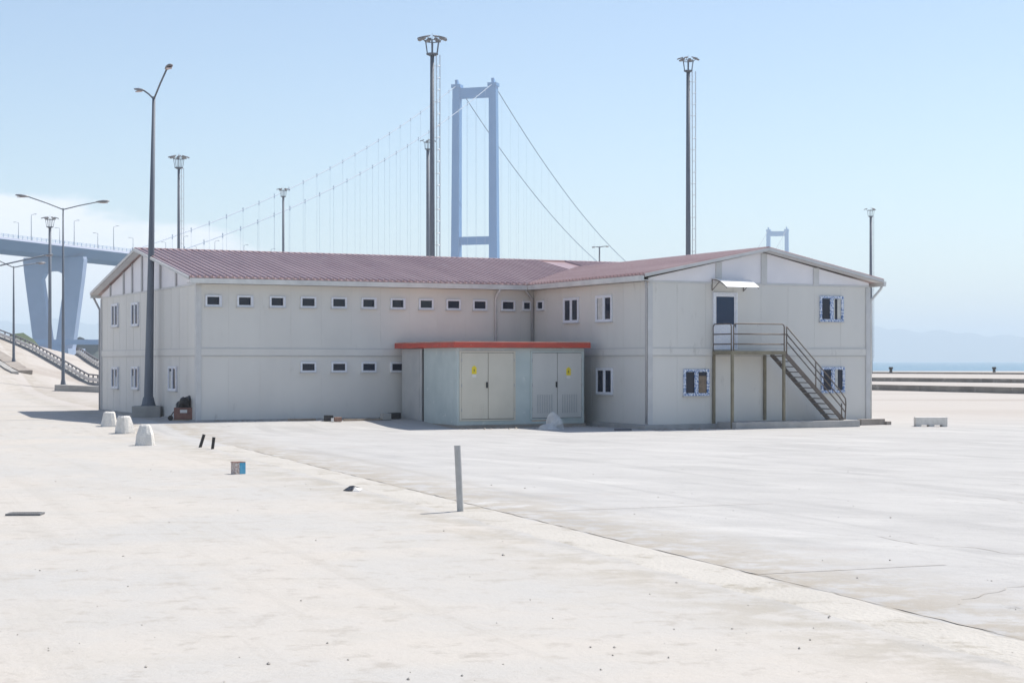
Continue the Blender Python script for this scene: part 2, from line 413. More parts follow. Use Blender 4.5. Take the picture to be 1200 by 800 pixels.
# ------------------------------------------------------------------ the building
SL, BL = 14.34, 16.17                    # inner corner along the long wall, depth of the long wing
WR, TR = 10.11, 9.32                     # width and projection of the right wing
SE = SL+WR
ZE, OV = 5.67, .4                        # top of roof at the eave edge, overhang
ZL, ZR = 7.22, 6.77
gl = (ZL-ZE)/(BL/2+OV); gr = (ZR-ZE)/(WR/2+OV)
bld = thing('site_office_building', 'long grey two storey L-shaped panel building with ribbed dusty pink roof', 'building', C1, TH)
def P(s, b, z): return (s, b, z)
ZT = 5.44
# walls
mb = MB()
mb.box((0, 0, -.3), (SE, BL, ZT)); w1 = mb.build('wall', 'wall_panel', bld)
mb = MB(); mb.box((SL, -TR, -.3), (SE, -.002, ZT)); mb.build('wall', 'wall_panel', bld)
# gables: upper triangles in paler sheet
for s0, s1 in ((.0, .1), (SE-.1, SE)):
    mb = MB(); mb.prism([(s0, .0, ZT+.002), (s0, BL, ZT+.002), (s0, BL, ZE-.10), (s0, BL/2, ZL-.12), (s0, 0, ZE-.10)], (s1-s0, 0, 0))
    mb.build('gable', 'gable_sheet', bld)
mb = MB(); mb.prism([(SL, -TR, ZT+.002), (SE, -TR, ZT+.002), (SE, -TR, ZE-.10), (SL+WR/2, -TR, ZR-.13), (SL, -TR, ZE-.10)], (0, .1, 0))
mb.build('gable', 'gable_sheet', bld)
# gable posts
for bb in [b_at(x, 0) for x in (130, 145.5, 155.5, 167, 188.5, 207)]:
    zt = ZE+gl*(OV+min(bb, BL-bb))-.14
    MB().box((-.05, bb-.09, ZT+.0), (-.001, bb+.09, zt)).build('gable_post', 'trim_dark', bld)
for ss in [s_at(x, -TR) for x in (842, 895, 956)]:
    zt = ZE+gr*(OV+min(ss-SL, SE-ss))-.16
    MB().box((ss-.13, -TR-.04, ZT), (ss+.13, -TR-.001, zt)).build('gable_post', 'trim', bld)
# lower edge trims of the gables
MB().box((-.03, .0, ZT-.05), (-.001, BL, ZT+.03)).build('gable_sill', 'trim', bld)
MB().box((SL, -TR-.025, ZT-.05), (SE, -TR-.0005, ZT+.03)).build('gable_sill', 'trim', bld)
# floor band at first floor level
def band(lo, hi, nm='floor_band'): MB().box(lo, hi).build(nm, 'wall_panel', bld)
band((.0, -.03, 2.72), (SL-.002, -.001, 2.97)); band((-.03, -.03, 2.72), (-.001, BL, 2.97))
band((SL-.03, -TR-.03, 2.72), (SL-.001, -.032, 2.97)); band((SL, -TR-.03, 2.72), (SE, -TR-.001, 2.97))
for z in (2.70, 2.985):                   # raised grey strips paint the shadow lines above and below the band
    mb = MB()
    mb.box((.0, -.034, z-.018), (SL-.04, -.002, z+.006)); mb.box((-.034, -.034, z-.018), (-.002, BL, z+.006))
    mb.box((SL-.034, -TR-.034, z-.018), (SL-.002, -.04, z+.006)); mb.box((SL, -TR-.034, z-.018), (SE, -TR-.002, z+.006))
    mb.build('band_shadow_line', 'shadow_line_grey', bld)
# vertical panel seams: thin raised cover strips
mb = MB()
k = 1.25
while k < SL-.3: mb.box((k-.011, -.006, .0), (k+.011, -.001, ZT)); k += 1.25
k = 1.25
while k < BL-.3: mb.box((-.006, k-.011, .0), (-.001, k+.011, ZT)); k += 1.25
k = 1.25
while k < TR-.3: mb.box((SL-.006, -k-.011, .0), (SL-.001, -k+.011, ZT)); k += 1.25
k = 1.25
while k < WR-.3: mb.box((SL+k-.011, -TR-.006, .0), (SL+k+.011, -TR-.001, ZT)); k += 1.25
sm_ = mb.build('panel_seam', 'wall_panel', bld); sm_['kind'] = 'stuff'
# corner trims
for (x, y) in ((0, 0), (0, BL), (SL, -TR), (SE, -TR)):
    sx = -1 if x in (0, SL) else 1; sy = 1 if y == BL else -1
    mb = MB()
    mb.box((min(x+sx*.045, x-sx*.16), min(y+sy*.045, y+sy*.002), -.2), (max(x+sx*.045, x-sx*.16), max(y+sy*.045, y+sy*.002), ZT-.06))
    mb.box((min(x+sx*.045, x+sx*.002), min(y, y-sy*.16), -.2), (max(x+sx*.045, x+sx*.002), max(y, y-sy*.16), ZT-.06))
    mb.build('corner_trim', 'trim', bld)
# plinth of the wings
mb = MB(); mb.box((SL-.34, -TR-.34, -.2), (SE+.3, -TR-.002, .16)); mb.box((SL-.34, -TR-.001, -.2), (SL-.002, -.5, .16))
mb.build('plinth', 'slab', bld, bevel=.015)
MB().box((-.12, -.12, -.2), (SL-.36, -.002, .26)).build('plinth', 'slab', bld, bevel=.01)
MB().box((-.12, .0, -.2), (-.002, BL, .26)).build('plinth', 'slab', bld, bevel=.01)

# roof sheets
def zl(b): return ZE+gl*(min(b, BL-b)+OV)
def zr(s): return ZE+gr*(min(s-SL, SE-s)+OV)
TK = .09
def slab4(mb, a, b, c, d): mb.prism([a, b, c, d], (0, 0, -TK))
def valley_b(s): return (zr(s)-ZE)/gl-OV   # where the wings' roofs meet
SM = SL+WR/2; bR = valley_b(SM)
mb = MB()
slab4(mb, (-OV, -OV, ZE), (SE+OV, -OV, ZE), (SE+OV, BL/2, ZL), (-OV, BL/2, ZL))
slab4(mb, (-OV, BL+OV, ZE), (SE+OV, BL+OV, ZE), (SE+OV, BL/2+.001, ZL), (-OV, BL/2+.001, ZL))
def rib(mb, p, q, along, h=.075, wd=.09):
    p, q, a = Vector(p), Vector(q), Vector(along)
    up = Vector((0, 0, h))
    mb.prism([p-a*wd*.75, p-a*wd*.35+up, p+a*wd*.35+up, p+a*wd*.75], q-p)
s = -OV+.05
while s < SE+OV:
    b0 = -OV-.03
    if SL-OV < s < SE+OV: b0 = valley_b(min(max(s, SL-OV), SE+OV))+.02
    if s < SL+2 or b0 < 5: rib(mb, (s, b0, zl(b0)), (s, BL/2, ZL), (1, 0, 0))
    rib(mb, (s, BL+OV, ZE), (s, BL/2, ZL), (1, 0, 0)); s += .27
rf = mb.build('roof', 'roof_sheet', bld)
mb = MB()
slab4(mb, (SL-OV, -TR-OV, ZE), (SM, -TR-OV, ZR), (SM, bR, ZR), (SL-OV, -OV, ZE))
slab4(mb, (SE+OV, -TR-OV, ZE), (SM+.001, -TR-OV, ZR), (SM+.001, bR, ZR), (SE+OV, -OV, ZE))
b = -TR-OV+.05
while b < bR:
    s0 = SL-OV-.03
    if b > -OV: s0 = SL+((zl(b)-ZE)/gr-OV)
    rib(mb, (s0, b, ZE+gr*(s0-SL+OV)), (SM, b, ZR), (0, 1, 0)); 
    e0 = SE+SL-s0
    rib(mb, (e0, b, ZE+gr*(SE-e0+OV)), (SM, b, ZR), (0, 1, 0)); b += .27
mb.build('roof', 'roof_sheet', bld)
# ridge caps
mb = MB(); mb.tube([(-OV-.02, BL/2, ZL+.0), (SE+OV, BL/2, ZL+.0)], .075, 8); mb.build('ridge_cap', 'roof_sheet', rf)
MB().tube([(SM, -TR-OV-.02, ZR+.0), (SM, bR, ZR+.0)], .075, 8).build('ridge_cap', 'roof_sheet', rf)
# valley flashing
MB().bar((SL-OV, -OV, ZE+.03), (SM, bR, ZR+.03), .25, .02).build('valley_flashing', 'trim', rf)
# rakes (verge boards)
def rake(p, q, m='trim'):
    MB().bar(p, q, .05, .11).build('verge_board', m, bld)
rake((-OV-.03, -OV, ZE-.03), (-OV-.03, BL/2, ZL-.03)); rake((-OV-.03, BL+OV, ZE-.03), (-OV-.03, BL/2, ZL-.03))
rake((SL-OV, -TR-OV-.03, ZE-.03), (SM, -TR-OV-.03, ZR-.03)); rake((SE+OV, -TR-OV-.03, ZE-.03), (SM, -TR-OV-.03, ZR-.03))
# soffits
mb = MB(); mb.box((-OV, -OV+.02, ZT+.012), (SL-OV-.01, -.003, ZT+.04)); mb.box((SL-OV, -TR-OV+.04, ZT+.012), (SL-.003, -OV, ZT+.04))
mb.build('soffit', 'trim', bld)
mb = MB(); u_ = -TK-.015
mb.prism([(-OV, -OV, ZE+u_), (-.11, -OV, ZE+u_), (-.11, BL/2, ZL+u_), (-OV, BL/2, ZL+u_)], (0, 0, .012))
mb.prism([(-OV, BL+OV, ZE+u_), (-.11, BL+OV, ZE+u_), (-.11, BL/2, ZL+u_), (-OV, BL/2, ZL+u_)], (0, 0, .012))
mb.build('soffit', 'trim', bld); mb = MB()
mb.prism([(SL-OV, -TR-OV, ZE+u_), (SM, -TR-OV, ZR+u_), (SM, -TR-.003, ZR+u_), (SL-OV, -TR-.003, ZE+u_)], (0, 0, .012))
mb.prism([(SE+OV, -TR-OV, ZE+u_), (SM, -TR-OV, ZR+u_), (SM, -TR-.003, ZR+u_), (SE+OV, -TR-.003, ZE+u_)], (0, 0, .012))
mb.build('soffit', 'trim', bld)
# gutters
def gutter(pts, name='gutter'):
    MB().prism(pts[0], pts[1]).build(name, 'gutter', bld)
gz0, gz1 = ZE-.23, ZE-.045
gutter(([(-OV, -OV-.02, gz1), (-OV, -OV-.15, gz1), (-OV, -OV-.13, gz0), (-OV, -OV-.02, gz0)], (SL-.15, 0, 0)))
gutter(([(SL-OV-.02, -TR-OV, gz1), (SL-OV-.15, -TR-OV, gz1), (SL-OV-.13, -TR-OV, gz0), (SL-OV-.02, -TR-OV, gz0)], (0, TR-.14, 0)))
gutter(([(SE+OV+.02, -TR-OV, gz1), (SE+OV+.15, -TR-OV, gz1), (SE+OV+.13, -TR-OV, gz0), (SE+OV+.02, -TR-OV, gz0)], (0, TR+BL+2*OV, 0)))
gutter(([(-OV, BL+OV+.02, gz1), (-OV, BL+OV+.15, gz1), (-OV, BL+OV+.13, gz0), (-OV, BL+OV+.02, gz0)], (SE+2*OV, 0, 0)))
# downpipes
def pipe(pts, m='gutter', r=.05): MB().tube(pts, r, 10).build('downpipe', m, bld, smooth=True)
pipe([(SE+OV+.08, -TR-.2, gz0), (SE+OV+.06, -TR-.16, gz0-.1), (SE+.10, -TR-.02, gz0-.55), (SE+.09, -TR+.0, gz0-.7), (SE+.09, -TR, .2)])
pipe([(-.25, BL+OV+.08, gz0), (-.2, BL+OV+.06, gz0-.1), (-.06, BL+.10, gz0-.55), (-.06, BL+.09, .2)], 'trim_dark')
pipe([(SL-OV-.1, -.3, gz0), (SL-.1, -.10, gz0-.35), (SL-.09, -.09, .2)], 'trim_dark')
pipe([(SL-.25, -TR-.2, gz0), (SL-.09, -TR-.02, gz0-.3), (SL-.085, -TR+.02, .2)], 'trim_dark', .04)
s58 = s_at(580, 0)
pipe([(s58, -OV-.08, gz0), (s58, -.12, gz0-.3), (s58, -.07, gz0-.45), (s58, -.07, .2)], 'trim')

# windows. Local frame of a window: x to the right, z up, -y outwards, origin at its centre
def window(name, w_, h_, panes, pos, rz, fm='upvc', pane_patch=None, film=False, lab=None, cm='pane_patch'):
    e = bpy.data.objects.new(name, None); C.objects.link(e); e.parent = bld; e.location = pos; e.rotation_euler = (0, 0, rz); e.empty_display_size = .2
    if lab: e['label'] = lab
    fw = .06 if panes > 1 else .068; mb = MB(); d = -.07
    mb.box((-w_/2, d, -h_/2), (w_/2, -.001, -h_/2+fw)); mb.box((-w_/2, d, h_/2-fw), (w_/2, -.001, h_/2))
    mb.box((-w_/2, d, -h_/2+fw), (-w_/2+fw, -.001, h_/2-fw)); mb.box((w_/2-fw, d, -h_/2+fw), (w_/2, -.001, h_/2-fw))
    if panes == 2: mb.box((-fw*.75, d, -h_/2+fw), (fw*.75, -.001, h_/2-fw))
    mb.build('frame', fm, e, bevel=.006)
    if panes == 2:
        for sx in (-1, 1):
            x0, x1 = sorted((sx*fw*.75, sx*(w_/2-fw)))
            MB().box((x0, -.022, -h_/2+fw), (x1, -.002, h_/2-fw)).build('pane', 'glass', e)
            mb = MB(); c = .038
            mb.box((x0, -.05, -h_/2+fw), (x0+c, -.024, h_/2-fw)); mb.box((x1-c, -.05, -h_/2+fw), (x1, -.024, h_/2-fw))
            mb.box((x0+c, -.05, -h_/2+fw), (x1-c, -.024, -h_/2+fw+c)); mb.box((x0+c, -.05, h_/2-fw-c), (x1-c, -.024, h_/2-fw))
            mb.build('sash', fm, e)
    else:
        MB().box((-w_/2+fw, -.022, -h_/2+fw), (w_/2-fw, -.002, h_/2-fw)).build('pane', 'glass', e)
    if pane_patch:
        for (a, b2, c2, d2) in pane_patch:
            MB().box((a*w_/2, -.026, c2*h_/2), (b2*w_/2, -.0225, d2*h_/2)).build('pane_patch', cm, e)
    MB().box((-w_/2-.03, -.11, -h_/2-.035), (w_/2+.03, -.001, -h_/2-.003)).build('sill', 'trim', e)
    return e
# row of small windows under the eave and above the ground floor band
for i, x in enumerate((250, 287, 325, 361, 397, 432, 466, 499, 531, 562, 595)):
    s = s_at(x, 0); wn = window('small_window', .64, .43, 1, (s, 0, z_at(350.5 if i < 2 else 351, s, 0) if 0 else 4.80), 0)
    if i in (0, 1, 2, 5, 6):              # sash tilted open at its right side
        MB().box((.20, -.16, -.14), (.235, -.072, .15)).build('open_sash', 'upvc', wn)
window('small_window', .42, .40, 1, (s_at(617, 0), 0, 4.80), 0)
for x in (361, 397, 432, 466): window('small_window', .64, .40, 1, (s_at(x, 0), 0, z_at(430, s_at(x, 0), 0)), 0)
window('small_window', .60, .40, 1, (SL, b_at(634, SL), 4.80), R(-90))
# right wing, courtyard side
def wr(x, y0, y1, wd=1.25, lab=None, cur=None, fm='upvc'):
    b = b_at(x, SL); z0 = z_at(y1, SL, b); z1 = z_at(y0, SL, b)
    window('window', wd, z1-z0, 2, (SL, b, (z0+z1)/2), R(-90), fm, cur, lab=lab)
wr(670, 349, 378); wr(708.5, 346, 377, cur=[(-.8, -.15, -.85, .85)]); wr(709, 431, 462)
def wf(x, y0, y1, wd=1.12, cur=None, lab=None, cm='pane_patch'):
    s = s_at(x, -TR); z0 = z_at(y1, s, -TR); z1 = z_at(y0, s, -TR)
    window('window', wd, z1-z0, 2, (s, -TR, (z0+z1)/2), 0, 'film', cur, lab=lab, cm=cm)
wf(974, 347, 377, cur=[(.12, .28, -.85, .80), (.5, .8, -.85, .80)]); wf(815.5, 432.5, 463.5, cur=[(.2, .8, -.8, .5)], cm='curtain_brown'); wf(975.5, 430, 460, cur=[(.2, .42, -.85, .8)])  # pale patches paint the bright reflection in the upper right window
def wg(x, y0, y1, wd=1.2, cur=None):
    b = b_at(x, 0); z0 = z_at(y1, 0, b); z1 = z_at(y0, 0, b)
    window('window', wd, z1-z0, 2, (0, b, (z0+z1)/2), R(-90), 'upvc', cur)
wg(135.5, 356, 383); wg(159, 354.5, 382); wg(135.5, 430, 455, cur=[(.1, .8, -.85, .1)]); wg(159, 429.5, 456, cur=[(-.8, -.15, -.85, .2)]); wg(203, 429, 458, cur=[(-.8, -.15, -.85, .6)])
# door
dx0, dx1 = s_at(835, -TR), s_at(863, -TR); zd0 = 2.92; zd1 = z_at(342.5, dx0, -TR)
dr = bpy.data.objects.new('door', None); C.objects.link(dr); dr.parent = bld; dr.location = ((dx0+dx1)/2, -TR, zd0); dr.empty_display_size = .3
dw, dh = dx1-dx0, zd1-zd0
mb = MB(); fw = .065
mb.box((-dw/2, -.09, 0), (-dw/2+fw, -.001, dh)); mb.box((dw/2-fw, -.09, 0), (dw/2, -.001, dh)); mb.box((-dw/2+fw, -.09, dh-fw), (dw/2-fw, -.001, dh)); mb.box((-dw/2+fw, -.09, 0), (dw/2-fw, -.001, .05))
mb.build('frame', 'upvc', dr, bevel=.006)
mb = MB(); a = dw/2-fw-.003; gz = dh-1.20
mb.box((-a, -.06, .052), (-a+.065, -.004, dh-fw-.003)); mb.box((a-.065, -.06, .052), (a, -.004, dh-fw-.003)); mb.box((-a+.065, -.06, .052), (a-.065, -.004, gz)); mb.box((-a+.065, -.06, dh-fw-.09), (a-.065, -.004, dh-fw-.003))
mb.build('leaf', 'upvc', dr, bevel=.005)
MB().box((-a+.065, -.04, gz), (a-.065, -.01, dh-fw-.09)).build('pane', 'glass_door', dr)
MB().bar((a-.05, -.10, gz-.10), (a-.05, -.10, gz+.05), .03, .02, (1, 0, 0)).box((a-.065, -.10, gz-.04), (a-.035, -.06, gz-.01)).build('handle', 'galv', dr)
# awning over the door
aw = bpy.data.objects.new('awning', None); C.objects.link(aw); aw.parent = bld; aw.location = (dx0-.05, -TR, zd1+.42)
mb = MB(); n = 8; ln = 1.45; prof = []
for i in range(n+1):
    t = i/n; prof.append((-.02-1.0*t, .10-.34*t*t))
pts = [(0, y, z) for y, z in prof]+[(0, y, z-.018) for y, z in reversed(prof)]
mb.prism(pts, (ln, 0, 0)); mb.build('sheet', 'awning', aw)
for x in (.02, ln-.02):
    MB().tube([(x, y, z-.045) for y, z in prof], .018, 6).tube([(x, -.02, -.35), (x, -.55, .0-.02)], .014, 6).tube([(x, -.02, .10), (x, -.02, -.36)], .016, 6).build('bracket', 'stair_metal', aw)
# cable and small flood light above canopy
# ------------------------------------------------------------------ outside stair
st = thing('steel_staircase', 'rusty brown steel stair and landing leading up to the white glazed door', 'staircase', C1, TH)
s0 = s_at(835, -TR)-.02; s1 = s_at(896.5, -TR); fb = -TR-1.32; bk = -TR-.06
zl0, zl1 = 2.80, 2.88
MB().box((s0, fb, zl0), (s1, bk, zl0+.05)).box((s0, fb-.03, zl0-.06), (s1, fb, zl1)).box((s0-.03, fb-.03, zl0-.06), (s0-.001, bk, zl1)).build('landing', 'post_metal', st)
for (s, b, z0) in ((s0+.04, fb+.03, .0), (s0+.04, bk+.0, .16), (s1-.05, fb+.03, .26), (s1-.05, bk, .26)):
    MB().bar((s, b, z0), (s, b, zl0-.062), .09, .09, (1, 0, 0)).build('post', 'post_metal', st)
zs0 = .27; s2 = s_at(994.5, fb)-.0
run = s2-s1-.25
def sline(t, b, dz=0): return (s1+t*run, b, zl1+(zs0-zl1)*t+dz)
for b in (fb+.02, bk-.35):
    MB().bar(sline(0, b, -.12), sline(1, b, -.02), .05, .15).build('stringer', 'stair_metal', st)
nt_ = 13
for i in range(nt_):
    t = (i+.6)/nt_; p = sline(t, 0)
    MB().box((p[0]-.13, fb+.05, p[2]-.09), (p[0]+.12, bk-.38, p[2]-.05)).build('tread', 'tread_metal', st)
# hand rails
def rail(paths, r=.024):
    mb = MB()
    for p in paths: mb.tube(p, r, 8)
    return mb.build('handrail', 'stair_metal', st, smooth=True)
Hh = 1.0
sm0 = s_at(856.5, fb)-.62; g0 = s0+.02; g1 = s0+.87; g2 = g1+.14; g3 = s1-.05
def loop(a, b2, y):
    return [(a, y, zl1), (a, y, zl1+Hh-.10), (a+.03, y, zl1+Hh-.03), (a+.10, y, zl1+Hh), (b2-.10, y, zl1+Hh), (b2-.03, y, zl1+Hh-.03), (b2, y, zl1+Hh-.10), (b2, y, zl1)]
rail([loop(g0+.06, g3, fb), [(g0+.06, fb, zl1+.62), (g3+.15, fb, zl1+.62)], [(g0+.06, fb, zl1+.25), (g3, fb, zl1+.25)]])
def loop2(a, b2, x):
    return [(x, a, zl1), (x, a, zl1+Hh-.10), (x, a+.03, zl1+Hh-.03), (x, a+.10, zl1+Hh), (x, b2-.10, zl1+Hh), (x, b2-.03, zl1+Hh-.03), (x, b2, zl1+Hh-.10), (x, b2, zl1)]
rail([loop2(fb+.06, bk, g0), [(g0, fb+.06, zl1+.62), (g0, bk, zl1+.62)], [(g0, fb+.06, zl1+.25), (g0, bk, zl1+.25)]])
ps = []
for h in (.96, .68, .40):
    ps.append([sline(.02, fb, h), sline(.93, fb, h)])
e_ = sline(1, fb)
ps[0] += [sline(.97, fb, .93), (e_[0]+.1, fb, e_[2]+.80), (e_[0]+.12, fb, e_[2]+.6), (e_[0]+.08, fb, e_[2]+.0)]
ps[1] += [(e_[0]+.11, fb, e_[2]+.52)]; ps[2] += [(e_[0]+.09, fb, e_[2]+.28)]
ps += [[sline(.02, fb, -.05), sline(.02, fb, .97)], [sline(.52, fb, -.05), sline(.52, fb, .96)], [sline(.97, fb, 0), sline(.97, fb, .55)]]
rail(ps)
ps = [[sline(.02, bk-.35, .05), sline(.98, bk-.35, .05)]]
# concrete base under the stair
slab0 = s_at(857, fb-.1)-.7
o = MB().box((s0-.0, fb-.28, -.1), (s_at(1008, fb-.28), -TR-.345, .25)).build('concrete_slab', 'slab', bevel=.02)
o.location = C1; o.rotation_euler = (0, 0, TH); tag(o, 'long low grey concrete base slab under the steel staircase', 'slab')
o = MB().box((s_at(1008, -TR-.6)+.05, -TR-.62, -.1), (s_at(1033, -TR-.4), -TR-.35, .24)).box((s_at(1033, -TR-.4)+.002, -TR-.72, -.1), (s_at(1038.5, -TR-.4), -TR-.36, .14)).build('timber_beam', 'kerb_brown', bevel=.01)
o.location = C1; o.rotation_euler = (0, 0, TH); tag(o, 'brownish beam lying past the right corner of the building', 'beam')

# ------------------------------------------------------------------ transformer kiosk
K1 = Vector((-2.02, 62.3, 0))
kq = thing('electrical_kiosk', 'pale blue and beige electrical kiosk with flat red roof in front of the long wall', 'electrical kiosk', K1, TH)
KW, KD, KH = 5.35, 3.15, 3.0
MB().box((0, 0, .12), (KW, KD, KH)).build('body', 'kiosk_blue', kq, bevel=.01)
MB().box((.04, KD+.002, .12), (KW-.04, KD+.22, KH-.05)).build('joint_gap', 'black', kq)
MB().box((0, KD+.224, .12), (KW, KD+2.22, KH-.02)).build('rear_body', 'kiosk_grey', kq, bevel=.01)
MB().box((-.05, -.05, -.1), (KW+.05, KD+2.25, .118)).build('base', 'kerb_brown', kq, bevel=.01)
r0 = MB().prism([(-.22, -.22, KH+.002), (KW+.17, -.22, KH+.002), (KW+.17, KD+2.45, KH+.002), (-.22, KD+2.45, KH+.002)], (0, 0, .20)).build('roof', 'red_roof', kq, bevel=.012)
MB().prism([(-.20, -.20, KH+.204), (KW+.15, -.20, KH+.204), (KW+.15, KD+2.43, KH+.204), (-.20, KD+2.43, KH+.204)], (0, 0, .035)).build('lit_roof_edge', 'red_roof_lit', r0)  # thin tan layer paints the lit upper edge of the red roof
def kdoor(x0, x1, m, lab, hx, label_x, label_z, louv):
    e = bpy.data.objects.new('door_pair', None); C.objects.link(e); e.parent = kq; e.location = (x0, 0, .28); e['label'] = lab
    W = x1-x0; Hd = KH-.28-.12
    mb = MB(); f = .06
    mb.box((0, -.05, 0), (f, -.001, Hd)); mb.box((W-f, -.05, 0), (W, -.001, Hd)); mb.box((f, -.05, Hd-f), (W-f, -.001, Hd)); mb.box((f, -.05, 0), (W-f, -.001, .05))
    mb.build('frame', 'kiosk_blue' if m == 'kiosk_door_grey' else m, e)
    MB().box((f, -.012, .05), (W-f, -.002, Hd-f)).build('shadow_gap', 'black', e)
    mid = W*.505
    for a, b2 in ((f+.012, mid-.010), (mid+.010, W-f-.012)):
        d = MB().box((a, -.045, .07), (b2, -.013, Hd-f-.014)).build('door_leaf', m, e, bevel=.004)
        mb = MB()
        if louv:
            c = (a+b2)/2
            for i in range(7):
                x = c-.30+i*.10; mb.bar((x-.0, -.052, .25), (x, -.052, .95), .045, .012, (0, 1, 0))
            mb.build('louvre', 'kiosk_grey', d)  # darker grey paints the shade of the slots
    for a in (mid-.42,) if not louv else ():
        mb = MB()
        for i in range(6): mb.box((a-.22+i*.09, -.053, .22), (a-.185+i*.09, -.046, .62))
        mb.build('louvre', m, d)
    mb = MB()
    for hz in (.35, 1.25, 2.2): mb.tube([(f+.004, -.058, hz), (f+.004, -.058, hz+.12)], .014, 6); mb.tube([(W-f-.004, -.058, hz), (W-f-.004, -.058, hz+.12)], .014, 6)
    mb.build('hinges', 'trim_dark', e)
    MB().box((hx-.035, -.075, 1.22), (hx+.035, -.046, 1.44)).build('handle', 'black', e, bevel=.008)
    MB().poly([(label_x-.10, -.050, label_z-.12), (label_x+.10, -.050, label_z-.12), (label_x+.10, -.050, label_z+.12), (label_x, -.050, label_z+.20), (label_x-.10, -.050, label_z+.12)]).build('warning_label', 'yellow', e)
    MB().prism([(label_x+.02, -.0505, label_z+.11), (label_x-.035, -.0505, label_z+.0), (label_x+.0, -.0505, label_z+.01), (label_x-.02, -.0505, label_z-.08), (label_x+.035, -.0505, label_z+.035), (label_x+.0, -.0505, label_z+.03)], (0, -.002, 0)).build('lightning_mark', 'black', e)
    MB().box((label_x-.08, -.0495, label_z-.24), (label_x+.08, -.046, label_z-.14)).build('notice', 'white_card', e)
kdoor(.08, 2.38, 'kiosk_door', 'beige double door of the kiosk', 1.10, .58, 1.86, False)
kdoor(3.02, 5.28, 'kiosk_door_grey', 'grey louvred double door of the kiosk', 1.10, 1.62, 1.80, True)
# left side panels
MB().box((-.012, .3, .25), (-.002, KD-.25, KH-.1)).build('side_panel', 'kiosk_blue', kq)
MB().box((-.012, KD+.4, .25), (-.002, KD+2.05, KH-.1)).build('side_panel', 'kiosk_grey', kq)

# ------------------------------------------------------------------ street lamps and masts
def lamp_head(parent, p, d, size=.75, tilt=.15):
    """cobra-head luminaire reaching from p in horizontal direction d"""
    d = Vector(d).normalized(); u = d.cross(Vector((0, 0, 1))); up = Vector((0, 0, 1))
    mb = MB(); L_ = size; rings = []
    for t, wd, ht in ((0, .05, .05), (.2, .13, .08), (.55, .17, .10), (.9, .13, .07), (1, .05, .03)):
        c = Vector(p)+d*L_*t+up*(tilt*L_*t); n = len(mb.v)
        for k in range(10):
            a = 2*math.pi*k/10; mb.v.append(c+u*math.cos(a)*wd*size/.75+up*math.sin(a)*ht*size/.75*(1 if math.sin(a) > 0 else .5))
        rings.append(n)
    for a, b in zip(rings, rings[1:]):
        for k in range(10): mb.f.append((a+k, a+(k+1) % 10, b+(k+1) % 10, b+k))
    mb.f.append(tuple(rings[0]+k for k in range(10))); mb.f.append(tuple(rings[-1]+k for k in range(10)))
    h = mb.build('lamp_head', 'lamp_head', parent, smooth=True)
    c = Vector(p)+d*L_*.58+up*(tilt*L_*.58-.055*size/.75)
    mb = MB(); n = 12; ps_ = [c+d*math.cos(2*math.pi*k/n)*.24*size/.75+u*math.sin(2*math.pi*k/n)*.13*size/.75 for k in range(n)]
    mb.prism(ps_, (0, 0, -.03)); mb.build('lens', 'lens', h)
def street_lamp(label, base, H, arms, r0=.15, r1=.06, lean=(0, 0), block=None, group='double arm street lamps', head=.75):
    t = thing('street_lamp', label, 'street lamp', base, 0, group)
    lx, ly = lean; z0 = block[2] if block else 0
    MB().tube([(0, 0, z0), (0, 0, z0+.3), (lx*.5, ly*.5, H/2), (lx, ly, H)], [r0*1.02, r0, (r0+r1)/2, r1], 12).build('pole', 'galv', t, smooth=True)
    MB().box((-.25, -.25, z0), (.25, .25, z0+.04)).tube([(0, 0, z0+.04), (0, 0, z0+.35)], [r0*1.5, r0*1.15], 12).build('base_plate', 'galv', t)
    if block:
        MB().box((-block[0]/2, -block[1]/2, -.2), (block[0]/2, block[1]/2, block[2]-.001)).build('foundation', 'kerb_stone', t, bevel=.02)
    for (ax, ay, az) in arms:
        p = Vector((lx, ly, H-.1)); q = Vector((lx+ax, ly+ay, H+az))
        MB().tube([p, p+(q-p)*.5+Vector((0, 0, .03)), q], .038, 8).build('arm', 'galv', t, smooth=True)
        lamp_head(t, q, (ax, ay, 0), head, az/max(.1, math.hypot(ax, ay))*.4)
    return t
b0 = gp(174, 488.5)
b0.y = min(b0.y, 68.6); b0.x = (174-600)/F*b0.y; b0.z = hg(b0.x, b0.y)
street_lamp('tall leaning street lamp with two raised arms on a concrete block before the left gable', b0, (488-113)/F*b0.y, [(-.50, .45, .32), (.84, -1.6, .82)], .19, .065, (.22, 0), (1.15, 1.0, .46), head=.62)
b1 = gp(74, 455)
street_lamp('slim street lamp with two wide arms on the kerbed island left of the building', b1, (455-244)/F*b1.y, [(-2.45, 0, .80), (2.35, 0, .42)], .13, .05, block=(.7, .7, .25), head=.95)
b2 = gp(16, 428)
street_lamp('thin street lamp at the far left edge on the sloping median kerb', b2, (428-312)/F*b2.y, [(-2.2, 0, .85), (1.4, 1.2, .3)], .11, .05, block=(.6, .6, .2), head=.8)
# a lamp standing left of the frame whose arm reaches into it
P9 = Vector(((-35-600)/F*92, 92, 0)); P9.z = hg(P9.x, P9.y)
t9 = (423-318)/F*92+2.5-P9.z
street_lamp('street lamp whose long arm reaches in over the left edge', P9, t9, [(3.9, .5, .9), (-2.5, 0, .9)], .13, .05, head=.5)
bb_ = Vector(((702.5-600)/F*150, 150, hg(18, 150)))
street_lamp('small street lamp showing just above the roof ridge', bb_, (423-289)/F*150+2.3, [(.45, 0, -.0), (-.3, 0, -.05)], .11, .06, head=.4)

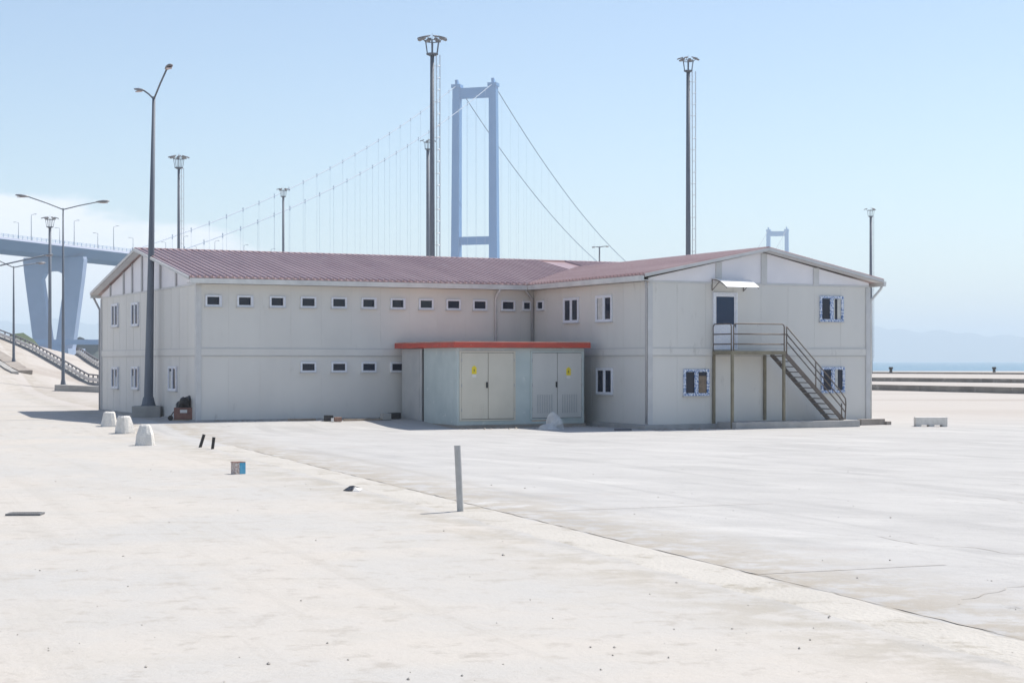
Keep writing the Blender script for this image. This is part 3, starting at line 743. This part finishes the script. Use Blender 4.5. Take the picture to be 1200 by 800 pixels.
def mast(label, x, ytop, Y, H=30, nl=8, r0=.265, r1=.165, rot=0, ladder=True, k_=1.0):
    X = (x-600)/F*Y; z = hg(X, Y)
    H = (HZ-ytop)/F*Y+E-z
    t = thing('floodlight_mast', label, 'floodlight mast', (X, Y, z), R(rot), 'high floodlight masts')
    top = H-1.95
    MB().tube([(0, 0, 0), (0, 0, top*.5), (0, 0, top)], [r0, (r0+r1)/2, r1], 14).build('pole', 'galv', t, smooth=True)
    mb = MB()
    mb.tube([(0, 0, top-.12), (0, 0, top+.12)], .42, 14)
    n = 16; rr = .62
    mb.tube([(rr*math.cos(2*math.pi*k/n), rr*math.sin(2*math.pi*k/n), top+.05) for k in range(n+1)], .075, 6)
    for k in range(4): a = math.pi/2*k+.4; mb.tube([(0, 0, top+.05), (rr*math.cos(a), rr*math.sin(a), top+.05)], .05, 6)
    mb.build('platform_ring', 'galv', t)
    mb = MB()
    for k in range(6):
        a = 2*math.pi*k/6+.3; mb.tube([(.62*math.cos(a), .62*math.sin(a), top), (.86*math.cos(a), .86*math.sin(a), top+1.35)], .045, 6)
    mb.tube([(.86*math.cos(2*math.pi*k/n), .86*math.sin(2*math.pi*k/n), top+1.35) for k in range(n+1)], .05, 6)
    mb.tube([(0, 0, top), (0, 0, top+1.5)], .07, 6)
    mb.build('light_basket', 'galv', t)
    for k in range(nl):
        a = 2*math.pi*k/nl+.2; d = Vector((math.cos(a), math.sin(a), 0)); u = Vector((-d.y, d.x, 0))
        mb = MB()
        c = d*1.28+Vector((0, 0, top+1.62))
        o1 = d*.42; dn = Vector((0, 0, -.16)); th = Vector((0, 0, .14))
        pts = [c-o1-u*.20+dn*-.4, c-o1+u*.20+dn*-.4, c+o1+u*.27+dn, c+o1-u*.27+dn]
        mb.prism(pts, th); mb.tube([d*.86+Vector((0, 0, top+1.35)), c-o1*.2], .04, 6)
        mb.build('floodlight', 'lamp_head', t)
    MB().tube([(0, 0, top+1.4), (0, 0, top+2.15)], .025, 6).build('lightning_rod', 'galv_light', t)
    if ladder:
        mb = MB(); lx = r0+.14
        for dy in (-.2, .2): mb.tube([(lx, dy, 2.2), (lx*.85, dy, top)], .018, 5)
        k = 2.4
        while k < top:
            mb.tube([(lx, -.2, k), (lx, .2, k)], .013, 4); k += .33
        k = 3.0
        while k < top:
            pts = [(lx+.28*math.sin(a), .28*math.cos(a), k) for a in [math.pi*j/8 for j in range(9)]]
            mb.tube(pts, .015, 4); k += 1.0
        for a in (math.pi*.3, math.pi*.5, math.pi*.7): mb.tube([(lx+.28*math.sin(a), .28*math.cos(a), 3), (lx+.28*math.sin(a), .28*math.cos(a), top)], .012, 4)
        k = 3.0
        while k < top: mb.tube([(0, 0, k), (lx, 0, k)], .018, 4); k += 3
        mb.build('ladder', 'galv_light', t)
    for o in kids(t):
        if o.name.split('.')[0] in ('platform_ring', 'light_basket', 'floodlight', 'lightning_rod'):
            o.data.transform(Matrix.Translation((0, 0, top)) @ Matrix.Diagonal((k_, k_, min(1, k_+.1), 1)) @ Matrix.Translation((0, 0, -top)))
    return t
mast('tallest floodlight mast in front of the bridge tower, caged ladder on its right side', 506.5, 37, 141, rot=10, k_=.74)
mast('second tallest floodlight mast rising behind the right wing, caged ladder on its right side', 806.5, 58, 149, nl=6, k_=.58)
mast('floodlight mast behind the left end of the roof, just right of the leaning street lamp', 209.5, 180, 225, rot=5, k_=.82)
mast('slim floodlight mast behind the middle of the long roof', 332, 216, 264, nl=6, r0=.24, r1=.17, ladder=False, k_=.62)
mast('floodlight mast standing past the right corner of the building', 1020.5, 241, 301, nl=3, r0=.30, r1=.22, rot=30, k_=.72)
mast('floodlight mast by the V-shaped bridge pier at far left', 58.5, 251, 250, nl=6, r0=.28, r1=.2, ladder=False, k_=.75)
mast('distant floodlight mast showing half hidden behind the tallest mast', 501.5, 160, 252, nl=4, r0=.30, r1=.25, ladder=False, k_=.7)

# ------------------------------------------------------------------ suspension bridge
T1 = Vector((-33, 1510, 0)); T2 = Vector((502, 3179, 0)); bd = (T2-T1).normalized(); ba = math.atan2(bd.y, bd.x); span = (T2-T1).length
br = thing('suspension_bridge', 'long hazy blue suspension bridge with two portal towers crossing the gulf', 'bridge', T1, ba)
zd = 61.5; CY = 17.0
mb = MB()
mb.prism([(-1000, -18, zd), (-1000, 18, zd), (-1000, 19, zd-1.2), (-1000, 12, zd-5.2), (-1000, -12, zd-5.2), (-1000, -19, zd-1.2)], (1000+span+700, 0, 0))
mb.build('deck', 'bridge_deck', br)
for y in (-17.8, 17.8):
    mb = MB()
    for z in (.5, 1.0, 1.5): mb.box((-1000, y-.06, zd+z), (400, y+.06, zd+z+.1))
    x = -1000
    while x < 200: mb.box((x-.08, y-.08, zd), (x+.08, y+.08, zd+1.6)); x += 4
    mb.build('parapet', 'hazed_steel', br)
for x0 in (0, span):
    tw = bpy.data.objects.new('tower', None); C.objects.link(tw); tw.parent = br; tw.location = (x0, 0, 0)
    for sy in (-1, 1):
        mb = MB()
        y0, y1 = sy*18.4, sy*17.2
        n0 = len(mb.v)
        for z, yy, hw in ((-2, y0, 4.2), (20, y0, 4.0), (248, y1, 3.3)):
            for a, b2 in ((-1, -1), (1, -1), (1, 1), (-1, 1)): mb.v.append(Vector((a*hw*1.05, yy+b2*hw, z)))
        for r_ in range(2):
            for k_ in range(4):
                q = n0+r_*4; mb.f.append((q+k_, q+(k_+1) % 4, q+4+(k_+1) % 4, q+4+k_))
        mb.f.append((n0+8, n0+9, n0+10, n0+11))
        lg = mb.build('tower_leg', 'hazed_steel', tw)
        MB().box((-4.6, y1-4.2, 248), (4.6, y1+4.2, 251)).prism([(-3.2, y1-1.5, 251), (3.2, y1-1.5, 251), (1, y1-.6, 255.5), (-1, y1-.6, 255.5)], (0, 2.4, 0)).build('saddle', 'hazed_steel', lg)
    MB().box((-2.8, -14.2, 238.5), (2.8, 14.2, 247.5)).build('crossbeam', 'hazed_steel', tw)
    MB().box((-2.6, -14.8, 107), (2.6, 14.8, 114)).build('crossbeam', 'hazed_steel', tw)
    MB().box((-2.6, -14.9, 49), (2.6, 14.9, 55.5)).build('crossbeam', 'hazed_steel', tw)
    MB().box((-16, -28, -3), (16, 28, 6)).build('footing', 'hazed_concrete', tw)
SS = 585.0
def cz(x):
    if x < 0:
        t = -x/SS; return 251+(zd+.5-251)*t-4*15*t*(1-t)
    return 88+163*((x-span/2)/(span/2))**2
for sy in (-1, 1):
    y = sy*CY
    MB().tube([(-SS-14, y, zd-.8)]+[(-SS+SS*i/40, y, cz(-SS+SS*i/40-1e-6)) for i in range(41)], .30, 6).build('main_cable', 'cable_hazed', br)
    MB().tube([(span*i/90, y, cz(span*i/90)) for i in range(91)], .42, 6).build('main_cable', 'cable', br)
rest = MB()
for sy in (-1, 1):
    y = sy*CY; n = 0
    x = -SS+22
    while x < -12:
        MB().tube([(x, y, zd), (x, y, cz(x))], .07, 4).tube([(x, y, cz(x)-1.4), (x, y, cz(x)+1.5)], .36, 6).build('hanger', 'cable_hazed', br); x += 23.5
    x = 25
    while x < 640:
        MB().tube([(x, y, zd), (x, y, cz(x))], .06, 4).build('hanger', 'cable_hazed', br); x += 25
    while x < span-12: rest.tube([(x, y, zd), (x, y, cz(x))], .10, 4); x += 25
rh = rest.build('hangers_far_side', 'cable', br); rh['kind'] = 'stuff'; rh.name = 'distant_hangers'
# side span anchor piers: a V-shaped portal
def vpier(x0):
    pr = bpy.data.objects.new('pier', None); C.objects.link(pr); pr.parent = br; pr.location = (x0, 0, 0)
    for sy in (-1, 1):
        mb = MB(); n0 = len(mb.v)
        for z, yi, yo in ((9, 1.0, 11.5), (zd-16, 6.9, 17.0), (zd-6.3, 3.0, 18.2)):
            for a in (-1.7, 1.7): mb.v += [Vector((a, sy*yi, z)), Vector((a, sy*yo, z))]
        for r_ in range(2):
            q = n0+r_*4
            for a, b2 in ((0, 1), (1, 3), (3, 2), (2, 0)): mb.f.append((q+a, q+b2, q+4+b2, q+4+a))
        mb.f.append((n0, n0+1, n0+3, n0+2)); mb.f.append((n0+8, n0+9, n0+11, n0+10))
        mb.build('pier_leg', 'hazed_concrete', pr)
    MB().box((-1.65, -17.8, zd-7.5), (1.65, 17.8, zd-5.25)).build('pier_cap', 'hazed_concrete', pr)
    MB().prism([(-1.6, -9, zd-7.4), (-1.6, 9, zd-7.4), (-1.6, 8.5, zd-17), (-1.6, 6.7, zd-16.2), (-1.6, 5, zd-13.6), (-1.6, 2.5, zd-12.4), (-1.6, -2.5, zd-12.4), (-1.6, -5, zd-13.6), (-1.6, -6.7, zd-16.2), (-1.6, -8.5, zd-17)], (3.2, 0, 0)).build('arch', 'hazed_concrete', pr)
    MB().box((-8, -13, -3), (8, 16, 9)).build('plinth', 'hazed_concrete', pr)
vpier(-669); vpier(-960)
# lamps on the bridge deck
proto = None
for i, x in enumerate(range(-905, -300, 38)):
    for sy in (-1, 1):
        p = T1+bd*x+Vector((-bd.y, bd.x, 0))*sy*16.5
        if proto is None:
            o = thing('bridge_lamp', 'thin lamp post standing on the hazy bridge deck', 'lamp post', (p.x, p.y, zd), ba, 'thin lamp posts along the bridge deck')
            MB().tube([(0, 0, 0), (0, 0, 12.5)], [.22, .12], 6).build('pole', 'cable', o)
            MB().tube([(0, 0, 12.4), (0, -1.8, 12.9)], .09, 5).build('arm', 'cable', o)
            MB().box((-.35, -2.9, 12.75), (.35, -1.75, 12.98)).build('lamp_head', 'cable', o)
            proto = o
        else:
            o = copy_tree(proto); o.location = (p.x, p.y, zd)
            if sy > 0: o.rotation_euler = (0, 0, ba+math.pi)

# low jetty beam seen between pier and building
o = MB().box((-60, -2, 4.6), (60, 2, 6.4)).box((-52, -1.5, -3), (-48, 1.5, 4.6)).box((-12, -1.5, -3), (-8, 1.5, 4.6)).box((30, -1.5, -3), (34, 1.5, 4.6)).build('jetty', 'hazed_concrete')
o.location = (-158, 620, 4.0); tag(o, 'low grey jetty deck glimpsed between bridge pier and building', 'jetty')

# ------------------------------------------------------------------ crash barriers, islands and kerbs
def polyline(ptsxy, n=6):
    out_ = []
    for (x0, y0), (x1, y1) in zip(ptsxy, ptsxy[1:]):
        for i in range(n): t = i/n; out_.append((x0+(x1-x0)*t, y0+(y1-y0)*t))
    out_.append(ptsxy[-1]); return out_
def smooth_path(pts, n=5):
    out_ = []; p = [pts[0]]+list(pts)+[pts[-1]]
    for i in range(1, len(p)-2):
        for k in range(n):
            t = k/n; c = []
            for d in (0, 1):
                a0, a1, a2, a3 = p[i-1][d], p[i][d], p[i+1][d], p[i+2][d]
                c.append(.5*(2*a1+(a2-a0)*t+(2*a0-5*a1+4*a2-a3)*t*t+(3*a1-a0-3*a2+a3)*t**3))
            out_.append(tuple(c))
    out_.append(pts[-1]); return out_
def barrier(label, pts, dz=0):
    t = thing('crash_barrier', label, 'crash barrier', (0, 0, 0), 0, 'crash barriers on the ramp')
    pl = smooth_path(pts, 6)
    top = [Vector((x, y, hg(x, y))) for x, y in pl]
    def sweep(w_, h_, z, nm, m):
        mb = MB(); n = len(top); rings = []
        for i, p in enumerate(top):
            d = (top[min(i+1, n-1)]-top[max(i-1, 0)]); d.z = 0; d.normalize(); u = Vector((-d.y, d.x, 0))*w_/2
            q = len(mb.v); mb.v += [p-u+Vector((0, 0, z-h_/2)), p+u+Vector((0, 0, z-h_/2)), p+u+Vector((0, 0, z+h_/2)), p-u+Vector((0, 0, z+h_/2))]; rings.append(q)
        for a, b in zip(rings, rings[1:]):
            for k in range(4): mb.f.append((a+k, a+(k+1) % 4, b+(k+1) % 4, b+k))
        mb.f.append((rings[0], rings[0]+3, rings[0]+2, rings[0]+1)); mb.f.append(tuple(rings[-1]+k for k in range(4)))
        mb.build(nm, m, t)
    sweep(.10, .10, .78, 'top_rail', 'rail_dark'); sweep(.07, .28, .42, 'rail', 'guard_rail'); sweep(.32, .22, .08, 'kerb', 'kerb_stone')
    for p in top: MB().box((p.x-.05, p.y+.05, p.z), (p.x+.05, p.y+.15, p.z+.74)).build('post', 'rail_dark', t)
    return t
barrier('near white crash barrier descending the ramp left of the building', [(-56, 166), (-50, 160), (-45, 154), (-41, 147), (-37, 139), (-33, 131), (-29.5, 126), (-26, 123)])
barrier('short far crash barrier behind it near the building corner', [(-43, 166), (-40, 158), (-37, 151), (-33, 144), (-28, 140)])
def island(label, pts, wd, m, h=.16):
    mb = MB()
    pl = polyline(pts, 5)
    P_ = [Vector((x, y, hg(x, y)+h/2-.02)) for x, y in pl]
    for a, b in zip(P_, P_[1:]): mb.bar(a, b, wd, h+.1)
    o = mb.build('traffic_island', m); return tag(o, label, 'kerb', 'kerbed islands on the ramp')
q = [gp(-12, 412), gp(0, 419), gp(12, 427), gp(22, 434), gp(30, 437.5)]
island('narrow brown median kerb with the thin lamp at far left edge', [(v.x, v.y) for v in q], 1.1, 'kerb_brown', .22)
q = [gp(-14, 420), gp(0, 427), gp(10, 434), gp(18, 438)]
island('low pale kerb just in front of the brown median', [(v.x, v.y) for v in q], .5, 'kerb_stone', .14)
q0 = gp(66, 457.5); q1 = Vector((q0.x+5.2, q0.y+.6, 0))
island('grey kerbed island with the two armed lamp beside the building', [(q0.x, q0.y), (q1.x, q1.y)], 1.6, 'kerb_stone', .38)

# low quay walls at the right
def quay(label, pa, pb, h, wd, m, name='low_wall'):
    a, b = gp(*pa), gp(*pb); d = (b-a).normalized()
    b = b+d*60; a = a-d*18
    mb = MB(); n = 8
    for i in range(n):
        p = a+(b-a)*(i/n); r_ = a+(b-a)*((i+1)/n)-d*.05
        p = Vector((p.x, p.y, .2+h/2-.1)); r_ = Vector((r_.x, r_.y, .2+h/2-.1)); mb.bar(p, r_, wd, h+.2)
    return tag(mb.build(name, m), label, 'wall', 'low concrete walls by the quay')
quay('nearer low dark kerb wall crossing the yard towards the quay', (1030, 457), (1195, 461), .46, .8, 'quay_stone')
quay('middle low wall with pale top closer to the quay', (1030, 446.5), (1195, 448.5), .44, 1.2, 'quay_stone')
quay('farthest low wall along the quay edge', (1030, 437.5), (1195, 438.5), .30, 2.5, 'quay_stone')
for x, lab in ((1044, 'dark mooring bollard on the quay edge, nearer the building'), (1165, 'dark mooring bollard on the quay edge, nearer the right border')):
    p = gp(x, 438)
    o = MB().tube([(0, 0, 0), (0, 0, .9), (0, 0, .95), (0, 0, 1.5), (0, 0, 1.55)], [.45, .38, .62, .62, .4], 12).build('mooring_bollard', 'black'); o.scale = (.62, .62, .62); o.location = (p.x, p.y, .5)
    tag(o, lab, 'bollard', 'mooring bollards')
# pale concrete block with feet at the right
p = gp(1090.5, 499.5)
mb = MB(); mb.box((-.60, -.2, .06), (.60, .2, .36))
for x in (-.5, 0, .5): mb.box((x-.1, -.2, 0), (x+.1, .2, .0599))
o = mb.build('concrete_kerb_block', 'cast_concrete', bevel=.012); o.location = p; tag(o, 'pale notched concrete block lying on the yard right of the building', 'concrete block')

# ------------------------------------------------------------------ small things in the yard
# grey post
p = gp(539.5, 599)
t = thing('guard_post', 'lone waist-high grey steel post standing in the open yard', 'post', p)
t.rotation_euler = (0, R(-2.6), 0)
MB().tube([(0, 0, -.05), (0, 0, 1.085)], .055, 16).build('tube', 'bollard_paint', t, smooth=False)
MB().tube([(0, 0, 1.086), (0, 0, 1.10)], .057, 16).build('cap', 'bollard_paint', t)
# cast concrete weights
def weight(x, y, wd, h, rz, lab, tp=.62, sh=(0, 0)):
    p = gp(x, y); mb = MB(); rings = []
    n = 14; lv = ((0, 1.0), (.10, 1.0), (.55, .84), (.92, tp+.06), (1, tp-.06))
    for z, k in lv:
        q = len(mb.v)
        for i in range(n):
            a = 2*math.pi*i/n; r_ = wd/2*k/max(abs(math.cos(a)), abs(math.sin(a)))**.55*(1+random.uniform(-.035, .035))
            mb.v.append(Vector((r_*math.cos(a)+sh[0]*z, r_*math.sin(a)+sh[1]*z, z*h+(random.uniform(-.01, .01) if z > .9 else 0)-.01)))
        rings.append(q)
    for a, b in zip(rings, rings[1:]):
        for k in range(n): mb.f.append((a+k, a+(k+1) % n, b+(k+1) % n, b+k))
    mb.f.append(tuple(rings[-1]+k for k in range(n)))
    o = mb.build('concrete_weight', 'cast_concrete'); o.location = p; o.rotation_euler = (0, 0, rz)
    tag(o, lab, 'concrete weight', 'pale concrete weights left of the building')
weight(128, 499, .58, .52, .3, 'farthest of three pale concrete weights, half in the building shadow', .66)
weight(146.5, 507.5, .60, .60, .9, 'middle pale concrete weight, overlapping the one behind it', .62, (-.04, 0))
weight(170, 521.5, .58, .62, .2, 'nearest rounded pale concrete weight, standing on the sunlit dust', .52)
# crate and bag beside the corner
p = gp(216, 492.5)
t = thing('wooden_crate', 'reddish brown crate against the wall corner beneath a black bag', 'crate', p, TH*.3)
MB().box((-.38, -.25, .05), (.38, .25, .50)).build('box', 'brown_card', t, bevel=.015)
MB().box((-.15, -.256, .30), (.12, -.251, .42)).build('paper_label', 'white_card', t)
mb = MB(); mb.box((-.42, -.29, .0), (.42, .29, .048)); mb.build('pallet', 'wood', t)
def lump(name, m, c, rx, ry, rz_, lab, cat, seed, group=None, pw=1.0, rough=.18, taper=0):
    random.seed(seed); bm = bmesh.new(); bmesh.ops.create_icosphere(bm, subdivisions=3, radius=1)
    fr = [(random.uniform(1, 4), random.uniform(0, 6), Vector((random.gauss(0, 1), random.gauss(0, 1), random.gauss(0, 1))).normalized()) for _ in range(9)]
    for v in bm.verts:
        d = sum(math.sin(v.co.dot(a)*f*2+ph_) for f, ph_, a in fr)*rough/3
        v.co *= 1+d; v.co.x *= rx; v.co.y *= ry
        k = 1-taper*max(0, v.co.z); v.co.x *= k; v.co.y *= k; v.co.z = max(-.0, v.co.z)**pw*rz_ if v.co.z > 0 else v.co.z*.02
    me = bpy.data.meshes.new(name); bm.to_mesh(me); bm.free(); me.materials.append(MAT[m])
    o = bpy.data.objects.new(name, me); C.objects.link(o); o.location = c
    return tag(o, lab, cat, group)
lump('rubbish_bag', 'black_plastic', p+Vector((.02, 0, .50)), .32, .24, .42, 'black plastic bag heaped on the brown crate', 'bag', 4, rough=.3)
MB().tube([(-.52, -.05, .10), (-.52, .05, .10)], .10, 16).tube([(-.52, -.07, .10), (-.52, .07, .10)], .04, 10).tube([(-.54, 0, .12), (-.40, -.02, .34)], .02, 8).build('wheel', 'black_plastic', t)
# two black pipe stubs
for x, y, h, tx, lab in ((234.5, 524, .38, .30, 'taller black pipe stub leaning out of the dust, left of its pair'), (249, 526, .33, .12, 'shorter black pipe stub leaning out of the dust, right of its pair')):
    p = gp(x, y); o = MB().tube([(0, 0, -.05), (0, 0, h)], .045, 12).tube([(0, 0, h), (0, 0, h+.01)], .05, 12).build('pipe_stub', 'black'); o.location = p; o.rotation_euler = (0, tx, 0); tag(o, lab, 'pipe', 'black pipe stubs')
# carton
p = gp(279, 555)
t = thing('small_carton', 'small printed brown and blue carton standing on the dust', 'box', p, R(38))
MB().box((-.12, -.11, 0), (.12, .11, .255)).build('body', 'tan_card', t, bevel=.004)
MB().box((.121, -.11, .004), (.126, .11, .25)).box((-.02, -.116, .004), (.124, -.111, .25)).build('blue_side', 'blue_card', t)
MB().box((-.125, -.115, .256), (.125, .115, .268)).build('lid', 'brown_card', t)
# scrap of board
p = gp(413, 575)
o = MB().prism([(-.17, -.08, .01), (.0, -.12, .01), (.02, .05, .09), (-.06, .08, .08)], (.0, .0, .012)).prism([(.0, -.12, .02), (.16, -.1, .0), (.15, .02, .05), (.02, .05, .09)], (0, 0, .012)).build('folded_scrap', 'black_plastic'); o.location = p; tag(o, 'crumpled dark scrap lying on the ground by the kerb line', 'scrap')
o = MB().prism([(.02, -.14, .0), (.15, -.16, .0), (.2, -.04, .04), (.05, -.05, .07)], (0, 0, .01)).build('paper_scrap', 'white_card'); o.location = p; tag(o, 'pale paper scrap tucked against the crumpled dark scrap', 'paper')
# drain grate
p = gp(29.5, 603)
t = thing('drain_grate', 'flat dark metal grate set in the dust at lower left', 'drain grate', p+Vector((0, 0, .012)), R(3))
mb = MB(); mb.box((-.28, -.17, -.02), (.28, -.14, .02)); mb.box((-.28, .14, -.02), (.28, .17, .02)); mb.box((-.28, -.14, -.02), (-.25, .14, .02)); mb.box((.25, -.14, -.02), (.28, .14, .02)); mb.build('frame', 'grate', t)
mb = MB()
for i in range(14): mb.box((-.245+i*.036, -.139, -.018), (-.228+i*.036, .139, .014))
mb.build('bars', 'grate', t)
MB().box((-.25, -.14, -.03), (.25, .14, -.006)).build('pit', 'black', t)
# heap beside kiosk
p = gp(648, 503)
lump('cement_sack', 'sack', p+Vector((0, .1, 0)), .50, .32, .40, 'grey lumpy cement sack dumped in front of the kiosk', 'sack', 12, pw=1.0, rough=.42, taper=.35)
o = MB().bar((-.75, .1, .30), (.05, -.02, .34), .12, .04).build('broken_board', 'wood'); o.location = p+Vector((0, .25, 0)); tag(o, 'short pale board resting on the sack by the kiosk', 'board')
# rubble by the long wall
def bit(name, m, x, y, w_, d_, h_, rz, lab, cat):
    p = gp(x, y); o = MB().box((-w_/2, -d_/2, 0), (w_/2, d_/2, h_)).build(name, m, bevel=.01); o.location = p; o.rotation_euler = (0, 0, rz); tag(o, lab, cat, 'odds and ends along the long wall')
bit('brick_pile', 'brick_bit', 396, 493.5, .28, .2, .16, .3, 'reddish brick lying at the foot of the long wall', 'brick')
bit('dark_block', 'black_plastic', 385, 493, .36, .25, .22, .1, 'black block lying left of the red brick at the wall', 'block')
bit('paint_pot', 'white_card', 389.5, 493.8, .10, .10, .13, .1, 'tiny white pot between black block and red brick', 'pot')
bit('timber_offcut', 'wood', 354, 492.5, 1.1, .12, .07, TH, 'flat timber offcut on the ground below the lower small windows', 'timber')
bit('timber_offcut', 'wood', 425, 492.5, 1.6, .10, .06, TH, 'long thin timber offcut between red brick and kiosk', 'timber')
bit('grey_bucket', 'kerb_stone', 452, 492, .35, .3, .26, TH, 'grey block left of the kiosk at the wall foot', 'block')
bit('wall_stub', 'black_plastic', 462, 490.5, .5, .2, .24, TH, 'dark box against the wall touching the kiosk', 'box')
bit('dark_plank', 'rail_dark', 730, 504, .6, .25, .06, .2, 'dark plank lying in the shade before the courtyard wall', 'plank')

# crumbs and splinters along the wall feet
random.seed(5); mb = MB()
def chip(s_, b_, r_):
    p = C1+A*s_+B*b_; c = Vector((p.x, p.y, hg(p.x, p.y)+r_*.2)); n = len(mb.v)
    for d in ((1, 0, 0), (0, 1, 0), (-1, 0, 0), (0, -1, 0), (0, 0, .7), (0, 0, -.4)): mb.v.append(c+Vector(d)*r_*random.uniform(.4, 1.7))
    for a, b in ((0, 1), (1, 2), (2, 3), (3, 0)): mb.f += [(n+a, n+b, n+4), (n+b, n+a, n+5)]
for i in range(150): chip(random.uniform(.5, 8.2), -.2-abs(random.gauss(0, .35)), random.uniform(.015, .06))
for i in range(110): chip(random.uniform(8.2, 14), -6.0-abs(random.gauss(0, .35)), random.uniform(.015, .07))
for i in range(90): chip(random.uniform(14, 17), -9.8-abs(random.gauss(0, .3)), random.uniform(.015, .05))
mb.build('rubble_crumbs', 'kerb_brown', label='crumbs of rubble strewn along the foot of the walls', category='rubble', kind='stuff')

# pebbles and crumbs of mortar
random.seed(21); mb = MB()
for i in range(170):
    Y = 13+28*random.random()**1.6; X = random.uniform(-.32, .32)*Y
    r_ = random.choice((.005, .007, .009, .012, .018))*random.uniform(.8, 1.3)
    c = Vector((X, Y, hg(X, Y)+r_*.35)); n = len(mb.v)
    for d in ((1, 0, 0), (0, 1, 0), (-1, 0, 0), (0, -1, 0), (0, 0, .8), (0, 0, -.6)): mb.v.append(c+Vector(d)*r_*random.uniform(.6, 1.3))
    for a, b in ((0, 1), (1, 2), (2, 3), (3, 0)): mb.f += [(n+a, n+b, n+4), (n+b, n+a, n+5)]
mb.build('pebbles', 'pebble', label='scattered small pebbles on the dusty yard', category='pebbles', kind='stuff')

# ------------------------------------------------------------------ haze
hm = bpy.data.materials.new('haze_air'); hm.use_nodes = True; t = hm.node_tree; t.nodes.clear()
pv = N(t, 'ShaderNodeVolumePrincipled'); pv.inputs['Color'].default_value = (.88, .95, 1.0, 1); pv.inputs['Density'].default_value = .00021
pv.inputs['Anisotropy'].default_value = .0
ou = N(t, 'ShaderNodeOutputMaterial'); t.links.new(pv.outputs[0], ou.inputs['Volume'])
MAT['haze_air'] = hm
MB().box((-15000, -700, -5.4), (15000, 16000, 282)).build('haze', 'haze_air', kind='stuff')
